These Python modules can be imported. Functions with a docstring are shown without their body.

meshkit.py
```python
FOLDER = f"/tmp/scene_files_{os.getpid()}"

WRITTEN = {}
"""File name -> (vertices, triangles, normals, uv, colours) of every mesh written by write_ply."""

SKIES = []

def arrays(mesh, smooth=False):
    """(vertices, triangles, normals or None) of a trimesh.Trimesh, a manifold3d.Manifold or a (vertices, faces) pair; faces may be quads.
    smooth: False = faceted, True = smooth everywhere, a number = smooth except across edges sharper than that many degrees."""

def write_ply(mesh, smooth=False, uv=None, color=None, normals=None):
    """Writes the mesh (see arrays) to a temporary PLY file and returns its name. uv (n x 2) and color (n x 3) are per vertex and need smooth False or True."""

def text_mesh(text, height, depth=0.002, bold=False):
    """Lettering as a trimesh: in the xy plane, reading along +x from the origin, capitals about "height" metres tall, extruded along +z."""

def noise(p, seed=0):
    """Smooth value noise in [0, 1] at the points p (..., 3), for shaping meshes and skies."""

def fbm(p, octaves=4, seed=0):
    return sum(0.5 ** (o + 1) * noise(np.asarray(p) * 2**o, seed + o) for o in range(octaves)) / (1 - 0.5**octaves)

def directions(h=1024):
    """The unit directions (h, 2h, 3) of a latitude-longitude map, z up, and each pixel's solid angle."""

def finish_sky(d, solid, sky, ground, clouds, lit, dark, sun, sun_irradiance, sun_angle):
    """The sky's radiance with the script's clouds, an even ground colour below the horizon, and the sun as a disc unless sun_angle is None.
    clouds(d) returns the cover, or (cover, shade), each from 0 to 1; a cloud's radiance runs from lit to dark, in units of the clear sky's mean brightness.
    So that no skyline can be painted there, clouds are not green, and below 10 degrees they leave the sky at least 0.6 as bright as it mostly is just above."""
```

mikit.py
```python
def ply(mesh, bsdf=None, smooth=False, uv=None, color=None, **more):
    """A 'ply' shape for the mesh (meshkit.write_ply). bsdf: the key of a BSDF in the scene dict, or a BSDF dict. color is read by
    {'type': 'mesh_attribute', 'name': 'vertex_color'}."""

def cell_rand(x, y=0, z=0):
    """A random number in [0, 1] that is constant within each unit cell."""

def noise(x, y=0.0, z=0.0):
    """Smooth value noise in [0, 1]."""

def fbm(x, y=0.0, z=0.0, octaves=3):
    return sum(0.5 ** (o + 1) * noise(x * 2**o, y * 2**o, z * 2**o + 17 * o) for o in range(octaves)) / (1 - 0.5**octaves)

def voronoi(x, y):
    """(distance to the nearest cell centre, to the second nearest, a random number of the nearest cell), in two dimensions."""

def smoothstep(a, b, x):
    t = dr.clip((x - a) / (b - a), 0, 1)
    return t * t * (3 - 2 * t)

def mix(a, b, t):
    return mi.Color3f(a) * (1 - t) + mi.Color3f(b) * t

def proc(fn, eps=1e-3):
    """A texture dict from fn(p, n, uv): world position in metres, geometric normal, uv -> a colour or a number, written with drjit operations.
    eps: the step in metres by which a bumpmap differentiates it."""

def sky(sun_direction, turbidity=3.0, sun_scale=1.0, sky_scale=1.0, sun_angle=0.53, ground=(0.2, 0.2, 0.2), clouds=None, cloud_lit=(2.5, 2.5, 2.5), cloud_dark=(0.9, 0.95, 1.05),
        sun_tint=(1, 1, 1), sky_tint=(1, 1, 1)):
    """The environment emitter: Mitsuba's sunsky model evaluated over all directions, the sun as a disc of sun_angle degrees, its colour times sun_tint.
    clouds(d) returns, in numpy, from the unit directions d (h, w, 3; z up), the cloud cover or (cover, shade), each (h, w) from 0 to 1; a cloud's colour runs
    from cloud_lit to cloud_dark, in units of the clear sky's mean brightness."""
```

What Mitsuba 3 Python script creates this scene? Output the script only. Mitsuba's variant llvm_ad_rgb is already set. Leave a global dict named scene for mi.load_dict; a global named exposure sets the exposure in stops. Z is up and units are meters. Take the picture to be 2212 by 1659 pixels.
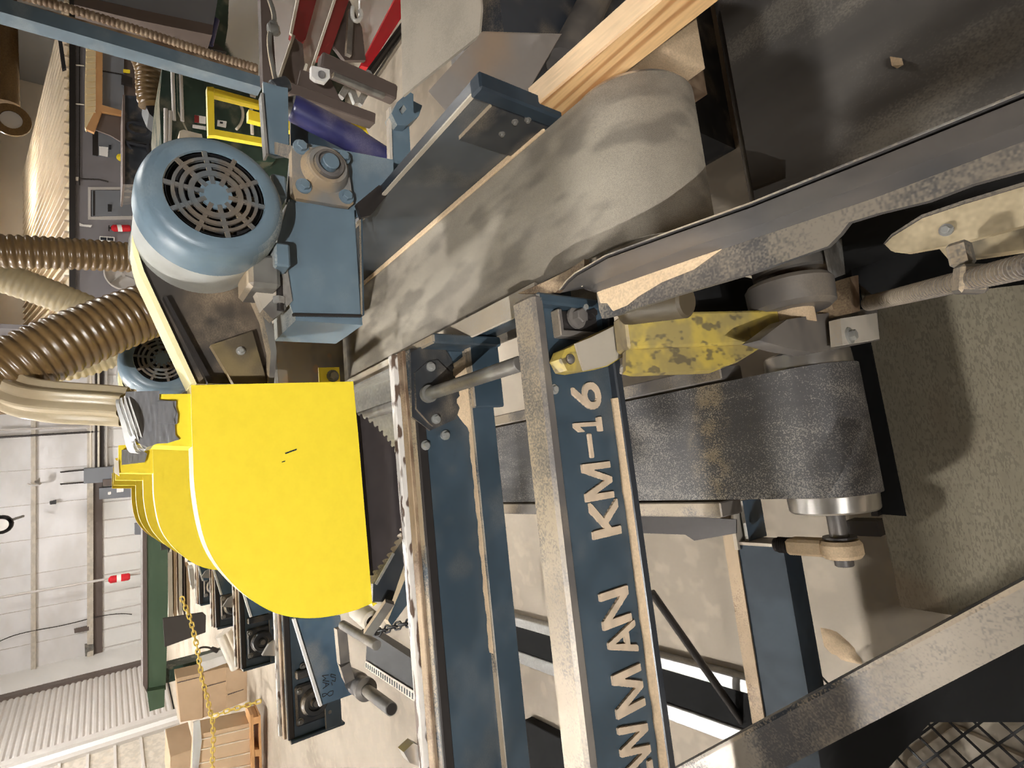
import math, numpy as np, trimesh, mitsuba as mi, drjit as dr, manifold3d as m3, shapely.geometry as sg
import mikit, meshkit
from mikit import proc, noise, fbm, voronoi, cell_rand, smoothstep, mix
rng = np.random.default_rng(7)
T = mi.ScalarTransform4f
scene, labels = {}, {}
EYE = 1.65
YAW = math.radians(10.2)
HD = np.array([math.sin(YAW), math.cos(YAW), 0.0])      # the hall's long direction
RT = np.array([math.cos(YAW), -math.sin(YAW), 0.0])     # the hall's right
PITCH = math.radians(36.745)
look = HD * math.cos(PITCH) - np.array([0, 0, math.sin(PITCH)])
# the photograph was taken with the phone turned on its side: the picture's top is the room's right
scene['camera'] = {'type': 'perspective', 'fov': 86.29, 'fov_axis': 'x', 'near_clip': 0.02, 'far_clip': 200.0,
                   'to_world': T().look_at(origin=[0, 0, EYE], target=[float(look[0]), float(look[1]), float(EYE + look[2])], up=[float(RT[0]), float(RT[1]), 0.0])}
exposure = 1.85
LAMP = [20.0, 19.6, 18.9]
def bf(r, R, z): return HD * R + RT * r + np.array([0, 0, z])
# high-bay lamps: (right, forward, z, size, strength)
LAMPS = [(-3.6, 3.7, 5.2, .5, 9.5), (4.2, 6.0, 6.2, .9, 1.5), (-3.5, 12, 6.2, .9, 1.8), (3.5, 14, 6.2, .9, 1.3), (-3.5, 18, 6.2, .9, 2.6), (4.0, 24, 6.2, .9, 2.0),
         (-1.5, -3.8, 5.2, .6, 1.8), (7.0, 31, 6.6, .9, 5.0), (-7, 16, 6.2, .9, 1.8), (-7, 7, 6.2, .9, .5)]  # lamp above the office roof is added, to brighten that dark corner
scene['sky_light'] = {'type': 'constant', 'radiance': {'type': 'rgb', 'value': [.02, .022, .025]}}

# ------------------------------------------------------------------ helpers
def num(key):
    if key not in scene and key not in labels and key not in USED:
        USED.add(key); return key
    i = 1
    while f'{key}_{i:03d}' in USED: i += 1
    k = f'{key}_{i:03d}'; USED.add(k); return k
USED = set()
def thing(name, label, cat=None, group=None, kind=None):
    k = num(name); labels[k] = {'label': label}
    if cat: labels[k]['category'] = cat
    if group: labels[k]['group'] = group
    if kind: labels[k]['kind'] = kind
    return k
def part(parent, name, mesh, mat, smooth=False, label=None, kind=None, M=None):
    k = num(parent + '__' + name)
    d = mesh if isinstance(mesh, dict) else mikit.ply(mesh, mat, smooth=smooth)
    if M is not None: d = {**d, 'to_world': M}
    scene[k] = d
    if label or kind:
        labels[k] = {}
        if label: labels[k]['label'] = label
        if kind: labels[k]['kind'] = kind
    return k
def one(name, mesh, mat, label, cat=None, smooth=False, group=None, kind=None):
    k = thing(name, label, cat, group, kind); scene[k] = mikit.ply(mesh, mat, smooth=smooth); return k
def dup(root, dv, label, group=None, scale=None, skip=()):
    base = root; k = num(root.rstrip('0123456789').rstrip('_'))
    labels[k] = {**labels[root], 'label': label}
    if group: labels[k]['group'] = group
    M = T().translate([float(c) for c in dv])
    for key in [q for q in scene if q.startswith(root + '__') and not any(s in q for s in skip)]:
        nk = k + key[len(root):]; USED.add(nk); scene[nk] = {**scene[key], 'to_world': M}
        if key in labels: labels[nk] = dict(labels[key])
    return k
def nrm(v): v = np.asarray(v, float); return v / max(np.linalg.norm(v), 1e-12)
def cat(*ms):
    out = []
    for m in ms:
        if isinstance(m, (list, tuple)) : m = cat(*m)
        out.append(m)
    return trimesh.util.concatenate(out)
def mani(man):
    q = man.to_mesh(); return trimesh.Trimesh(q.vert_properties[:, :3], q.tri_verts, process=False)
def box(x0, x1, y0, y1, z0, z1, b=0.0):
    if b <= 0:
        m = trimesh.creation.box([abs(x1-x0), abs(y1-y0), abs(z1-z0)]); m.apply_translation([(x0+x1)/2, (y0+y1)/2, (z0+z1)/2]); return m
    X, Y, Z = sorted((x0, x1)), sorted((y0, y1)), sorted((z0, z1)); b = min(b, .49*(X[1]-X[0]), .49*(Y[1]-Y[0]), .49*(Z[1]-Z[0]))
    pts = []
    for i in (0, 1):
        for j in (0, 1):
            for k in (0, 1):
                p = np.array([X[i], Y[j], Z[k]]); s = np.array([1-2*i, 1-2*j, 1-2*k]) * b
                pts += [p + s*[0, 1, 1], p + s*[1, 0, 1], p + s*[1, 1, 0]]
    return mani(m3.Manifold.hull_points(np.array(pts)))
def bar(p0, p1, w, h, up=(0, 0, 1), b=0.0):
    p0, p1 = np.array(p0, float), np.array(p1, float); a = nrm(p1-p0); s = nrm(np.cross(a, up)); u = np.cross(s, a)
    m = box(0, np.linalg.norm(p1-p0), -w/2, w/2, -h/2, h/2, b)
    M = np.eye(4); M[:3, 0], M[:3, 1], M[:3, 2], M[:3, 3] = a, -s, u, p0
    m.apply_transform(M); return m
def ring_frames(p):
    p = np.asarray(p, float); t = np.gradient(p, axis=0); t /= np.linalg.norm(t, axis=1, keepdims=True)
    n = nrm(np.cross(t[0], [0.13, 0.21, 0.97])); N = []
    for k in range(len(p)):
        n = nrm(n - t[k]*np.dot(n, t[k])); N.append(n)
    N = np.array(N); return t, N, np.cross(t, N)
def spline(pts, n):
    pts = np.asarray(pts, float)
    from scipy.interpolate import CubicSpline
    d = np.r_[0, np.cumsum(np.linalg.norm(np.diff(pts, axis=0), axis=1))]
    if len(pts) < 3: return np.linspace(pts[0], pts[-1], n)
    return CubicSpline(d, pts)(np.linspace(0, d[-1], n))
def tube(p, r, sides=14, cap=True):
    p = np.asarray(p, float); r = np.broadcast_to(r, (len(p),)); t, N, B = ring_frames(p)
    a = np.arange(sides)*2*np.pi/sides
    v = (p[:, None] + r[:, None, None]*(np.cos(a)[None, :, None]*N[:, None] + np.sin(a)[None, :, None]*B[:, None])).reshape(-1, 3)
    i, j = np.meshgrid(np.arange(len(p)-1), np.arange(sides), indexing='ij')
    q = np.stack([i*sides+j, (i)*sides+(j+1) % sides, (i+1)*sides+(j+1) % sides, (i+1)*sides+j], -1).reshape(-1, 4)
    f = np.vstack([q[:, [0, 1, 2]], q[:, [0, 2, 3]]])
    if cap:
        v = np.vstack([v, p[0], p[-1]]); n = len(p)*sides; k = np.arange(sides)
        f = np.vstack([f, np.stack([k*0+n, (k+1) % sides, k], 1), np.stack([k*0+n+1, (len(p)-1)*sides+k, (len(p)-1)*sides+(k+1) % sides], 1)])
    return trimesh.Trimesh(v, f, process=False)
def cyl(p0, p1, r0, r1=None, n=28, ch=0.0):
    p0, p1 = np.array(p0, float), np.array(p1, float); r1 = r0 if r1 is None else r1; L = np.linalg.norm(p1-p0)
    if ch: return lathe([(0, 0), (0, r0-ch), (ch, r0), (L-ch, r1), (L, r1-ch), (L, 0)], p0, p1-p0, n)
    return lathe([(0, 0), (0, r0), (L, r1), (L, 0)], p0, p1-p0, n)
def lathe(prof, p0, axis, n=32):
    a = nrm(axis); e = nrm(np.cross(a, [0.13, 0.21, 0.97])); g = np.cross(a, e); p0 = np.array(p0, float)
    th = np.arange(n)*2*np.pi/n; v, f = [], []
    for s, r in prof: v.append(p0 + a*s + r*(np.cos(th)[:, None]*e + np.sin(th)[:, None]*g))
    v = np.vstack(v); j = np.arange(n)
    for i in range(len(prof)-1):
        A, B, C, D = i*n+j, i*n+(j+1) % n, (i+1)*n+(j+1) % n, (i+1)*n+j
        if prof[i][1] > 1e-9: f.append(np.stack([A, B, C], 1))
        if prof[i+1][1] > 1e-9: f.append(np.stack([A, C, D], 1))
    m = trimesh.Trimesh(v, np.vstack(f)[:, ::-1], process=False)
    return m
def hexnut(p0, axis, r, h): return lathe([(0, 0), (0, r), (h*.85, r), (h, r*.85), (h, 0)], p0, axis, 6)
def prism(pts, d, holes=()):
    pts = [np.array(p, float) for p in pts]; d = np.array([0, d, 0.0] if np.isscalar(d) else d, float)
    n = np.zeros(3)
    for i in range(len(pts)): n += np.cross(pts[i]-pts[0], pts[(i+1) % len(pts)]-pts[0])
    n = nrm(n); o = pts[0]; u = nrm(pts[1]-o - n*np.dot(n, pts[1]-o)); w = np.cross(n, u)
    to2 = lambda L: [(float(np.dot(np.array(p, float)-o, u)), float(np.dot(np.array(p, float)-o, w))) for p in L]
    cs = m3.CrossSection([to2(pts)], m3.FillRule.NonZero)
    for h in holes: cs = cs - m3.CrossSection([to2(h)], m3.FillRule.NonZero)
    m = mani(m3.Manifold.extrude(cs, 1.0)); v = np.array(m.vertices)
    V = o + v[:, :1]*u + v[:, 1:2]*w + v[:, 2:]*d
    f = np.array(m.faces)
    if np.dot(n, d) < 0: f = f[:, ::-1]
    return trimesh.Trimesh(V, f, process=False)
def slab(pts, t):      # polygon given any way in space, thickened away along its normal (downwards if level)
    P = [np.array(p, float) for p in pts]; n = np.zeros(3)
    for i in range(len(P)): n += np.cross(P[i]-P[0], P[(i+1) % len(P)]-P[0])
    n = nrm(n); n = -n if n[2] > 0 else n
    return prism(P, n*t)
def loft(rows):        # closed skin over equal rows of points
    rows = [np.asarray(r, float) for r in rows]; n = len(rows[0]); v = np.vstack(rows); f = []
    for i in range(len(rows)-1):
        for j in range(n-1):
            a, b, c, d = i*n+j, i*n+j+1, (i+1)*n+j+1, (i+1)*n+j; f += [[a, b, c], [a, c, d]]
    return trimesh.Trimesh(v, f, process=False)
def solid_sheet(rows, d):
    top = loft(rows); bot = loft([np.asarray(r, float)+np.asarray(d, float) for r in rows]); bot.faces = bot.faces[:, ::-1]
    m = trimesh.util.concatenate([top, bot]); return m
def bump_heap(pts, cz, h, res=.012, seed=0):   # a heap of loose stuff over a ground outline
    poly = sg.Polygon([(p[0], p[1]) for p in pts]); x0, y0, x1, y1 = poly.bounds
    nx, ny = int((x1-x0)/res)+2, int((y1-y0)/res)+2; xs, ys = np.linspace(x0, x1, nx), np.linspace(y0, y1, ny)
    X, Y = np.meshgrid(xs, ys, indexing='ij'); dd = np.array([[poly.boundary.distance(sg.Point(a, b)) if poly.contains(sg.Point(a, b)) else 0 for b in ys] for a in xs])
    dm = max(dd.max(), 1e-6); pn = np.stack([X.ravel()*18+seed, Y.ravel()*18, X.ravel()*0], 1)
    Z = cz + h*np.sqrt(dd/dm)*(.65+.5*meshkit.fbm(pn).reshape(X.shape)) - (dd <= 0)*.004
    v = np.stack([X, Y, Z], -1).reshape(-1, 3); i, j = np.meshgrid(np.arange(nx-1), np.arange(ny-1), indexing='ij'); i, j = i.ravel(), j.ravel()
    keep = (dd[i, j]+dd[i+1, j]+dd[i, j+1]+dd[i+1, j+1]) > 0; i, j = i[keep], j[keep]
    a, b, c, d = i*ny+j, (i+1)*ny+j, (i+1)*ny+j+1, i*ny+j+1
    m = trimesh.Trimesh(v, np.vstack([np.stack([a, b, c], 1), np.stack([a, c, d], 1)]), process=False); m.remove_unreferenced_vertices(); return m
def chain_links(p, L, r, wire):
    p = np.asarray(p, float); d = np.r_[0, np.cumsum(np.linalg.norm(np.diff(p, axis=0), axis=1))]; n = int(d[-1]/(L*.72)); out = []
    a = np.linspace(0, 2*np.pi, 15)[:-1]
    for k in range(n):
        s = (k+.5)*d[-1]/n; c = np.array([np.interp(s, d, p[:, q]) for q in range(3)]); c2 = np.array([np.interp(min(s+.01, d[-1]), d, p[:, q]) for q in range(3)]); c1 = np.array([np.interp(max(s-.01, 0), d, p[:, q]) for q in range(3)])
        t = nrm(c2-c1); s1 = nrm(np.cross(t, [.2, .1, 1])); s2 = np.cross(t, s1); side = s1 if k % 2 else s2
        h = L/2-r; loop = np.array([c + t*(np.sign(np.cos(x))*h*.8 + r*np.cos(x)) + side*r*np.sin(x) for x in a]); loop = np.vstack([loop, loop[:1]])
        out.append(tube(loop, wire, 6, cap=False))
    return out

# ------------------------------------------------------------------ materials
def rgb(c): return {'type': 'rgb', 'value': [float(x) for x in c]}
def mat(name, col, rough=.5, metal=0.0, bump=None, spec=.5, bs=.001, cc=0.0):
    d = {'type': 'principled', 'base_color': proc(col) if callable(col) else rgb(col), 'roughness': float(rough), 'metallic': float(metal), 'specular': float(spec)}
    if cc: d['clearcoat'] = cc
    if bump is not None: d = {'type': 'bumpmap', 'arbitrary': proc(bump), 'scale': bs, 'bsdf': d}
    scene[name] = {'type': 'twosided', 'bsdf': d}
DUST = (.50, .39, .26)
def dusty(base, base2, amt=.8, f=14, dust=DUST, spots=.5):
    def fn(p, n, uv):
        a = fbm(p.x*f, p.y*f, p.z*f, 3); c = mix(base, base2, smoothstep(.35, .65, a))
        up = smoothstep(.45, .9, n.z); g = fbm(p.x*9+3, p.y*9, p.z*9, 4)
        fine = noise(p.x*420, p.y*420, p.z*420)
        c = mix(c, dust, up*amt*smoothstep(.25, .6, g+.25*(fine-.5)))
        return mix(c, dust, (1-up)*spots*.5*smoothstep(.52, .75, g)*(.4+.6*fine))
    return fn
mat('paint_blue', dusty((.040, .062, .082), (.028, .046, .062), .75, 9, spots=.16), .4)
mat('paint_blue_clean', dusty((.022, .035, .048), (.015, .024, .034), 0, 9, spots=.05), .62, spec=.3)
mat('black_matte', (.010, .010, .010), .9, spec=.15)  # near-black for steel parts and for painted shade alike
mat('paint_black_clean', (.022, .026, .032), .35)
mat('cover_olive', dusty((.15, .11, .045), (.06, .045, .025), .3, 12, spots=.2), .6)
mat('paint_blue_bright', dusty((.075, .125, .18), (.05, .09, .135), .5, 10), .4)
mat('paint_grey_blue', dusty((.118, .168, .206), (.10, .143, .178), .75, 7, (.46, .45, .40), .35), .38)
mat('paint_dark', dusty((.018, .022, .028), (.032, .034, .036), .55, 10), .4)
mat('steel_dusty', dusty((.13, .12, .115), (.20, .18, .16), .7, 12, (.42, .34, .24), .7), .45, .35)
mat('steel_rusty', dusty((.14, .085, .05), (.24, .17, .11), .75, 22, (.50, .37, .23), .8), .6, .2)
mat('skirt_steel', dusty((.085, .085, .088), (.13, .12, .115), .62, 7, (.40, .34, .26), .35), .38, .5)
def track_col(p, n, uv):
    a = fbm(p.x*30, p.y*160, p.z*60, 3); return mix((.72, .68, .62), (.13, .085, .06), smoothstep(.5, .62, a))
mat('paint_worn_white', track_col, .38, .1)
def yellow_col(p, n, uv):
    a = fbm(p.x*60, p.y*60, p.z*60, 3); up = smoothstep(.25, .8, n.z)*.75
    return mix(mix((.88, .68, .040), (.86, .66, .038), smoothstep(.3, .8, a)), (.86, .78, .50), up)  # up-facing faces paled for dust, with overhead light put in
mat('cream_yellow', (.86, .79, .44), .5)  # yellow paled to carry the bright overhead light on the arm edge
mat('motor_body', dusty((.34, .345, .325), (.24, .235, .21), .6, 8, (.46, .43, .36), .6), .55)
mat('grille_grime', dusty((.085, .095, .10), (.11, .09, .07), .5, 20), .5)
mat('arm_grime', dusty((.030, .025, .021), (.06, .045, .032), .5, 9, (.46, .34, .22), .9), .6)
mat('bearing_dust', dusty((.16, .155, .145), (.24, .18, .115), .85, 16, (.45, .33, .20), .9), .6)
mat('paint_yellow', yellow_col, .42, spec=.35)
def old_yellow(p, n, uv):
    a = fbm(p.x*26, p.y*26, p.z*26, 4); g = noise(p.x*160, p.y*160, p.z*160); up = smoothstep(.4, .9, n.z)
    k = fbm(p.x*70, p.y*70, p.z*20, 3)
    c = mix((.40, .30, .060), (.27, .21, .075), smoothstep(.35, .65, a)); c = mix(c, (.08, .065, .045), .8*smoothstep(.58, .72, k+.2*(g-.5)))
    return mix(c, (.42, .34, .22), up*.7*smoothstep(.40, .62, fbm(p.x*11+9, p.y*11, p.z*11, 3)))
mat('paint_old_yellow', old_yellow, .55)
def belt_light(p, n, uv):
    w = noise(p.x*900, p.y*900, p.z*900); th = .5+.25*dr.sin(p.x*1700)*dr.sin(p.y*1700)
    a = fbm(p.x*14, p.y*5, 0, 3); b = smoothstep(.42, .7, fbm(p.x*22+4, p.y*9, p.z*9, 3))
    c = mix((.33, .295, .235), (.25, .215, .17), a); c = mix(c, (.15, .13, .105), .75*b)
    return c*(.72+.35*w+.2*(th-.5))
mat('belt_woven', belt_light, .75)
def belt_dark(p, n, uv):
    s = noise(p.x*520, p.y*520, p.z*520); g = fbm(p.x*26, p.y*5, p.z*10, 4); e = fbm(p.x*7, p.y*7, 3, 3)
    c = mix((.045, .043, .045), (.085, .080, .078), g); c = mix(c, (.30, .23, .14), .75*(1-smoothstep(.015, .07, dr.abs(p.y-.80+.12*p.x+.05*(e-.5))))*smoothstep(.35, .7, .5*s+.5*fbm(p.x*30, p.y*30, 1, 2))); c = mix(c, (.31, .28, .24), smoothstep(.58, .85, .62*s+.5*g+.35*(e-.5))*.6)
    return c
mat('belt_rubber', belt_dark, .5)
def belt_broad(p, n, uv):
    s = noise(p.x*420, p.y*420, p.z*420); g = fbm(p.x*16, p.y*4, p.z*6, 4)
    c = mix((.045, .041, .037), (.10, .09, .078), g); return mix(c, (.27, .24, .19), smoothstep(.45, .9, g+.25*(s-.5))*.45)
mat('belt_wide', belt_broad, .6, spec=.3)
def platecol(p, n, uv):
    g = fbm(p.x*30, p.y*60, p.z*30, 4); s = fbm(p.x*150, p.y*420, p.z*150, 2); b = fbm(p.x*5, p.y*5, 1, 3)
    c = mix((.165, .142, .098), (.22, .192, .138), g); c = mix(c, (.10, .086, .058), smoothstep(.45, .7, .7*s+.3*g)*.55); return mix(c, (.15, .10, .06), .5*smoothstep(.5, .7, b))
mat('dust_felt', platecol, .85)
def dustcol(p, n, uv):
    g = noise(p.x*420, p.y*420, p.z*420); a = fbm(p.x*12, p.y*12, p.z*12, 3); return mix((.60, .45, .29), (.50, .37, .235), a)*(.85+.25*g)
mat('sawdust', dustcol, .9)
def cake(p, n, uv):
    a = fbm(p.x*12, p.y*20, p.z*12, 3); return mix(mix((.44, .36, .23), (.36, .29, .18), noise(p.x*200, p.y*200, p.z*200)), (.10, .085, .06), smoothstep(.55, .7, a))
mat('cake_dust', cake, .85)
def pine(p, n, uv):
    u = p.x*.6+p.z*1.0; w = fbm(p.x*14, p.y*2, p.z*14, 3); r = .5+.5*dr.sin((p.x*1.0+p.z*.75)*260+w*9+p.y*3)
    c = mix((.66, .42, .20), (.42, .20, .07), smoothstep(.5, 1.0, r)*.9); return mix(c, (.70, .50, .30), smoothstep(.5, .9, n.z))*(.9+.2*noise(p.x*300, p.y*30, p.z*300))
mat('wood_pine', pine, .6)
def plywood(p, n, uv):
    w = fbm(p.x*5, p.y*5, p.z*5, 3); return mix((.52, .29, .12), (.40, .20, .08), w)
mat('wood_orange', plywood, .6)
def galvan(p, n, uv):
    a = fbm(p.x*10, p.y*10, p.z*10, 3); s = noise(p.x*150, p.y*150, p.z*150); return mix((.42, .42, .40), (.28, .26, .24), a)*(.85+.3*s)
mat('galvanised', galvan, .38, .55)
def stainmetal(p, n, uv):
    a = fbm(p.x*6, p.y*6, p.z*9, 4); b = fbm(p.x*20+5, p.y*20, p.z*20, 3)
    c = mix((.11, .10, .10), (.22, .18, .13), smoothstep(.35, .65, a)); c = mix(c, (.30, .16, .07), .7*smoothstep(.6, .8, b)); return mix(c, (.44, .36, .26), .9*smoothstep(.45, .85, n.z))
mat('sheet_stained', stainmetal, .38, .3)
mat('dust_grey_top', dusty((.34, .30, .24), (.42, .37, .30), .6, 6, (.47, .41, .33), .4), .8)
mat('steel_bright', (.55, .52, .48), .28, .9)
mat('steel_dark', (.045, .04, .038), .4, .6)
mat('blade_steel', lambda p, n, uv: mix((.07, .058, .058), (.04, .034, .034), fbm(p.x*20, p.y*20, p.z*20, 3)), .38, .4)
mat('board_steel', dusty((.030, .038, .044), (.055, .062, .068), .3, 8, spots=.2), .38)
mat('sheet_dark', lambda p, n, uv: mix((.24, .21, .185), (.32, .20, .11), smoothstep(.45, .7, fbm(p.x*5, p.y*5, p.z*5, 3))), .4, .1)
mat('iron_grey', dusty((.16, .155, .14), (.11, .10, .09), .8, 20), .5, .2)
mat('zinc_bolt', (.42, .42, .40), .35, .6)
def hose_col(p, n, uv):
    a = fbm(p.x*30, p.y*30, p.z*30, 3); return mix((.095, .055, .022), (.16, .10, .042), a)
mat('hose_brown', hose_col, .28, spec=.6)
mat('hose_tan', (.36, .29, .17), .5)
mat('hose_beige', dusty((.40, .33, .22), (.27, .20, .12), .3, 5, (.45, .38, .28), .3), .32)
def tapecol(p, n, uv):
    a = noise(p.x*60, p.y*60, p.z*260); return mix((.20, .20, .21), (.27, .27, .28), a)
mat('duct_tape', tapecol, .33, .35, bump=lambda p, n, uv: noise(p.x*70, p.y*70, p.z*300), bs=.0012)
scene['plastic_clear'] = {'type': 'twosided', 'bsdf': {'type': 'principled', 'base_color': rgb((.62, .62, .6)), 'roughness': .2}}
mat('letter_dust', dusty((.42, .33, .24), (.50, .39, .28), .9, 40, (.58, .45, .31), .9), .8)
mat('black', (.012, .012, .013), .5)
mat('black_gloss', (.012, .012, .014), .25)
mat('ink', (.012, .014, .02), .7)
mat('red', (.55, .015, .025), .35)
mat('red_dark', (.22, .02, .02), .45)
mat('white', (.78, .77, .74), .5)
mat('label_white', (.8, .78, .75), .6)
mat('cream', (.72, .66, .56), .6)
mat('indigo', dusty((.022, .022, .085), (.030, .030, .105), .3, 12, (.30, .26, .24), .5), .35)
mat('green_dark', dusty((.014, .034, .024), (.022, .046, .032), .3, 6), .4)
mat('green_mid', (.048, .085, .048), .5)
mat('navy', dusty((.024, .030, .040), (.034, .040, .05), .3, 8), .4)
mat('cardboard', lambda p, n, uv: mix((.50, .355, .225), (.44, .31, .19), fbm(p.x*6, p.y*6, p.z*6, 3)), .7)
mat('chain_yellow', (.70, .52, .12), .5)
mat('rubber_grip', (.03, .024, .02), .7)
def concrete(p, n, uv):
    a = fbm(p.x*1.5, p.y*1.5, 0, 4); b = fbm(p.x*16, p.y*16, 0, 3); c = mix((.41, .35, .275), (.30, .25, .19), smoothstep(.3, .75, a)); return mix(c, (.45, .375, .285), .4*smoothstep(.5, .75, b))
mat('concrete', concrete, .75)
def sheetwall(p, n, uv):
    a = fbm(p.x*.7, p.y*.7, p.z*1.2, 4); return mix((.74, .73, .74), (.60, .58, .57), smoothstep(.35, .75, a))
mat('wall_liner', sheetwall, .55, bump=lambda p, n, uv: fbm(p.x*1.2, p.y*1.2, p.z*5, 3), bs=.05)
mat('wall_sheet', (.70, .69, .67), .5)
mat('wall_tan', (.52, .42, .30), .6)
mat('office_grey', lambda p, n, uv: mix((.22, .205, .215), (.18, .17, .18), fbm(p.x*1.0, p.y*1.0, p.z*1.0, 3)), .55)
mat('roof_sheet', (.62, .50, .30), .5)
mat('door_grey', (.17, .18, .20), .5)
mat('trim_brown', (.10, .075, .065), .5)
mat('conduit', (.50, .47, .44), .45)
mat('ceiling_paint', (.22, .20, .17), .8)
mat('wall_dim', (.20, .18, .15), .8)
mat('cream_steel', dusty((.44, .40, .34), (.52, .47, .40), .5, 10), .5)
scene['lens_glass'] = {'type': 'thindielectric', 'int_ior': 1.5}
def emitter(c): return {'type': 'area', 'radiance': rgb(c)}

# ------------------------------------------------------------------ the hall
def quadR(r0, r1, R0, R1, z0, z1):   # box aligned with the hall
    m = box(r0, r1, R0, R1, z0, z1); M = np.eye(4); M[:3, 0], M[:3, 1] = RT, HD; m.apply_transform(M); return m
def hall(m): M = np.eye(4); M[:3, 0], M[:3, 1] = RT, HD; m = m.copy(); m.apply_transform(M); return m
WF, RF, CZ = 24.0, 38.0, 7.5
one('floor', quadR(-16, 16, -9, 40, -.2, 0), 'concrete', 'dusty tan concrete floor of the mill', kind='structure')
one('ceiling', quadR(-16, 16, -9, 40, CZ, CZ+.2), 'ceiling_paint', 'pale ceiling high above the mill', kind='structure')
w = thing('wall_far', 'white lined far wall of the hall', kind='structure')
part(w, 'liner', quadR(-16, 1.55, WF, WF+.2, 1.95, CZ), 'wall_liner')
part(w, 'lower_sheet', quadR(-16, 1.55, WF, WF+.2, 0, 1.95), 'wall_sheet')
part(w, 'girt', quadR(-9.4, 1.5, WF-.16, WF, 3.46, 3.58), 'cream_steel')
part(w, 'girt', quadR(-9.4, 1.5, WF-.2, WF, 1.95, 2.12), 'cream_steel')
part(w, 'girt_shadow_channel', quadR(-9.4, 1.5, WF-.08, WF, 1.70, 1.95), 'trim_brown')  # dark brown strip just under the lower girt
for k in range(17):
    part(w, 'sheet_rib', quadR(-9.3+k*.64, -9.26+k*.64, WF-.03, WF, 0, 1.7), 'conduit')
for k in range(9):
    part(w, 'liner_seam', quadR(-8.6+k*1.15, -8.58+k*1.15, WF-.012, WF, 2.12, 6.5), 'conduit')
one('wall_right_far', quadR(1.4, 16, RF, RF+.2, 0, CZ), 'wall_tan', 'tan sheet wall above the office roof', kind='structure')
one('wall_right', quadR(15.8, 16, -9, 40, 0, CZ), 'wall_dim', 'right wall of the hall', kind='structure')
one('wall_back', quadR(-16, 16, -9.2, -9, 0, CZ), 'wall_dim', 'back wall of the hall', kind='structure')
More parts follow.
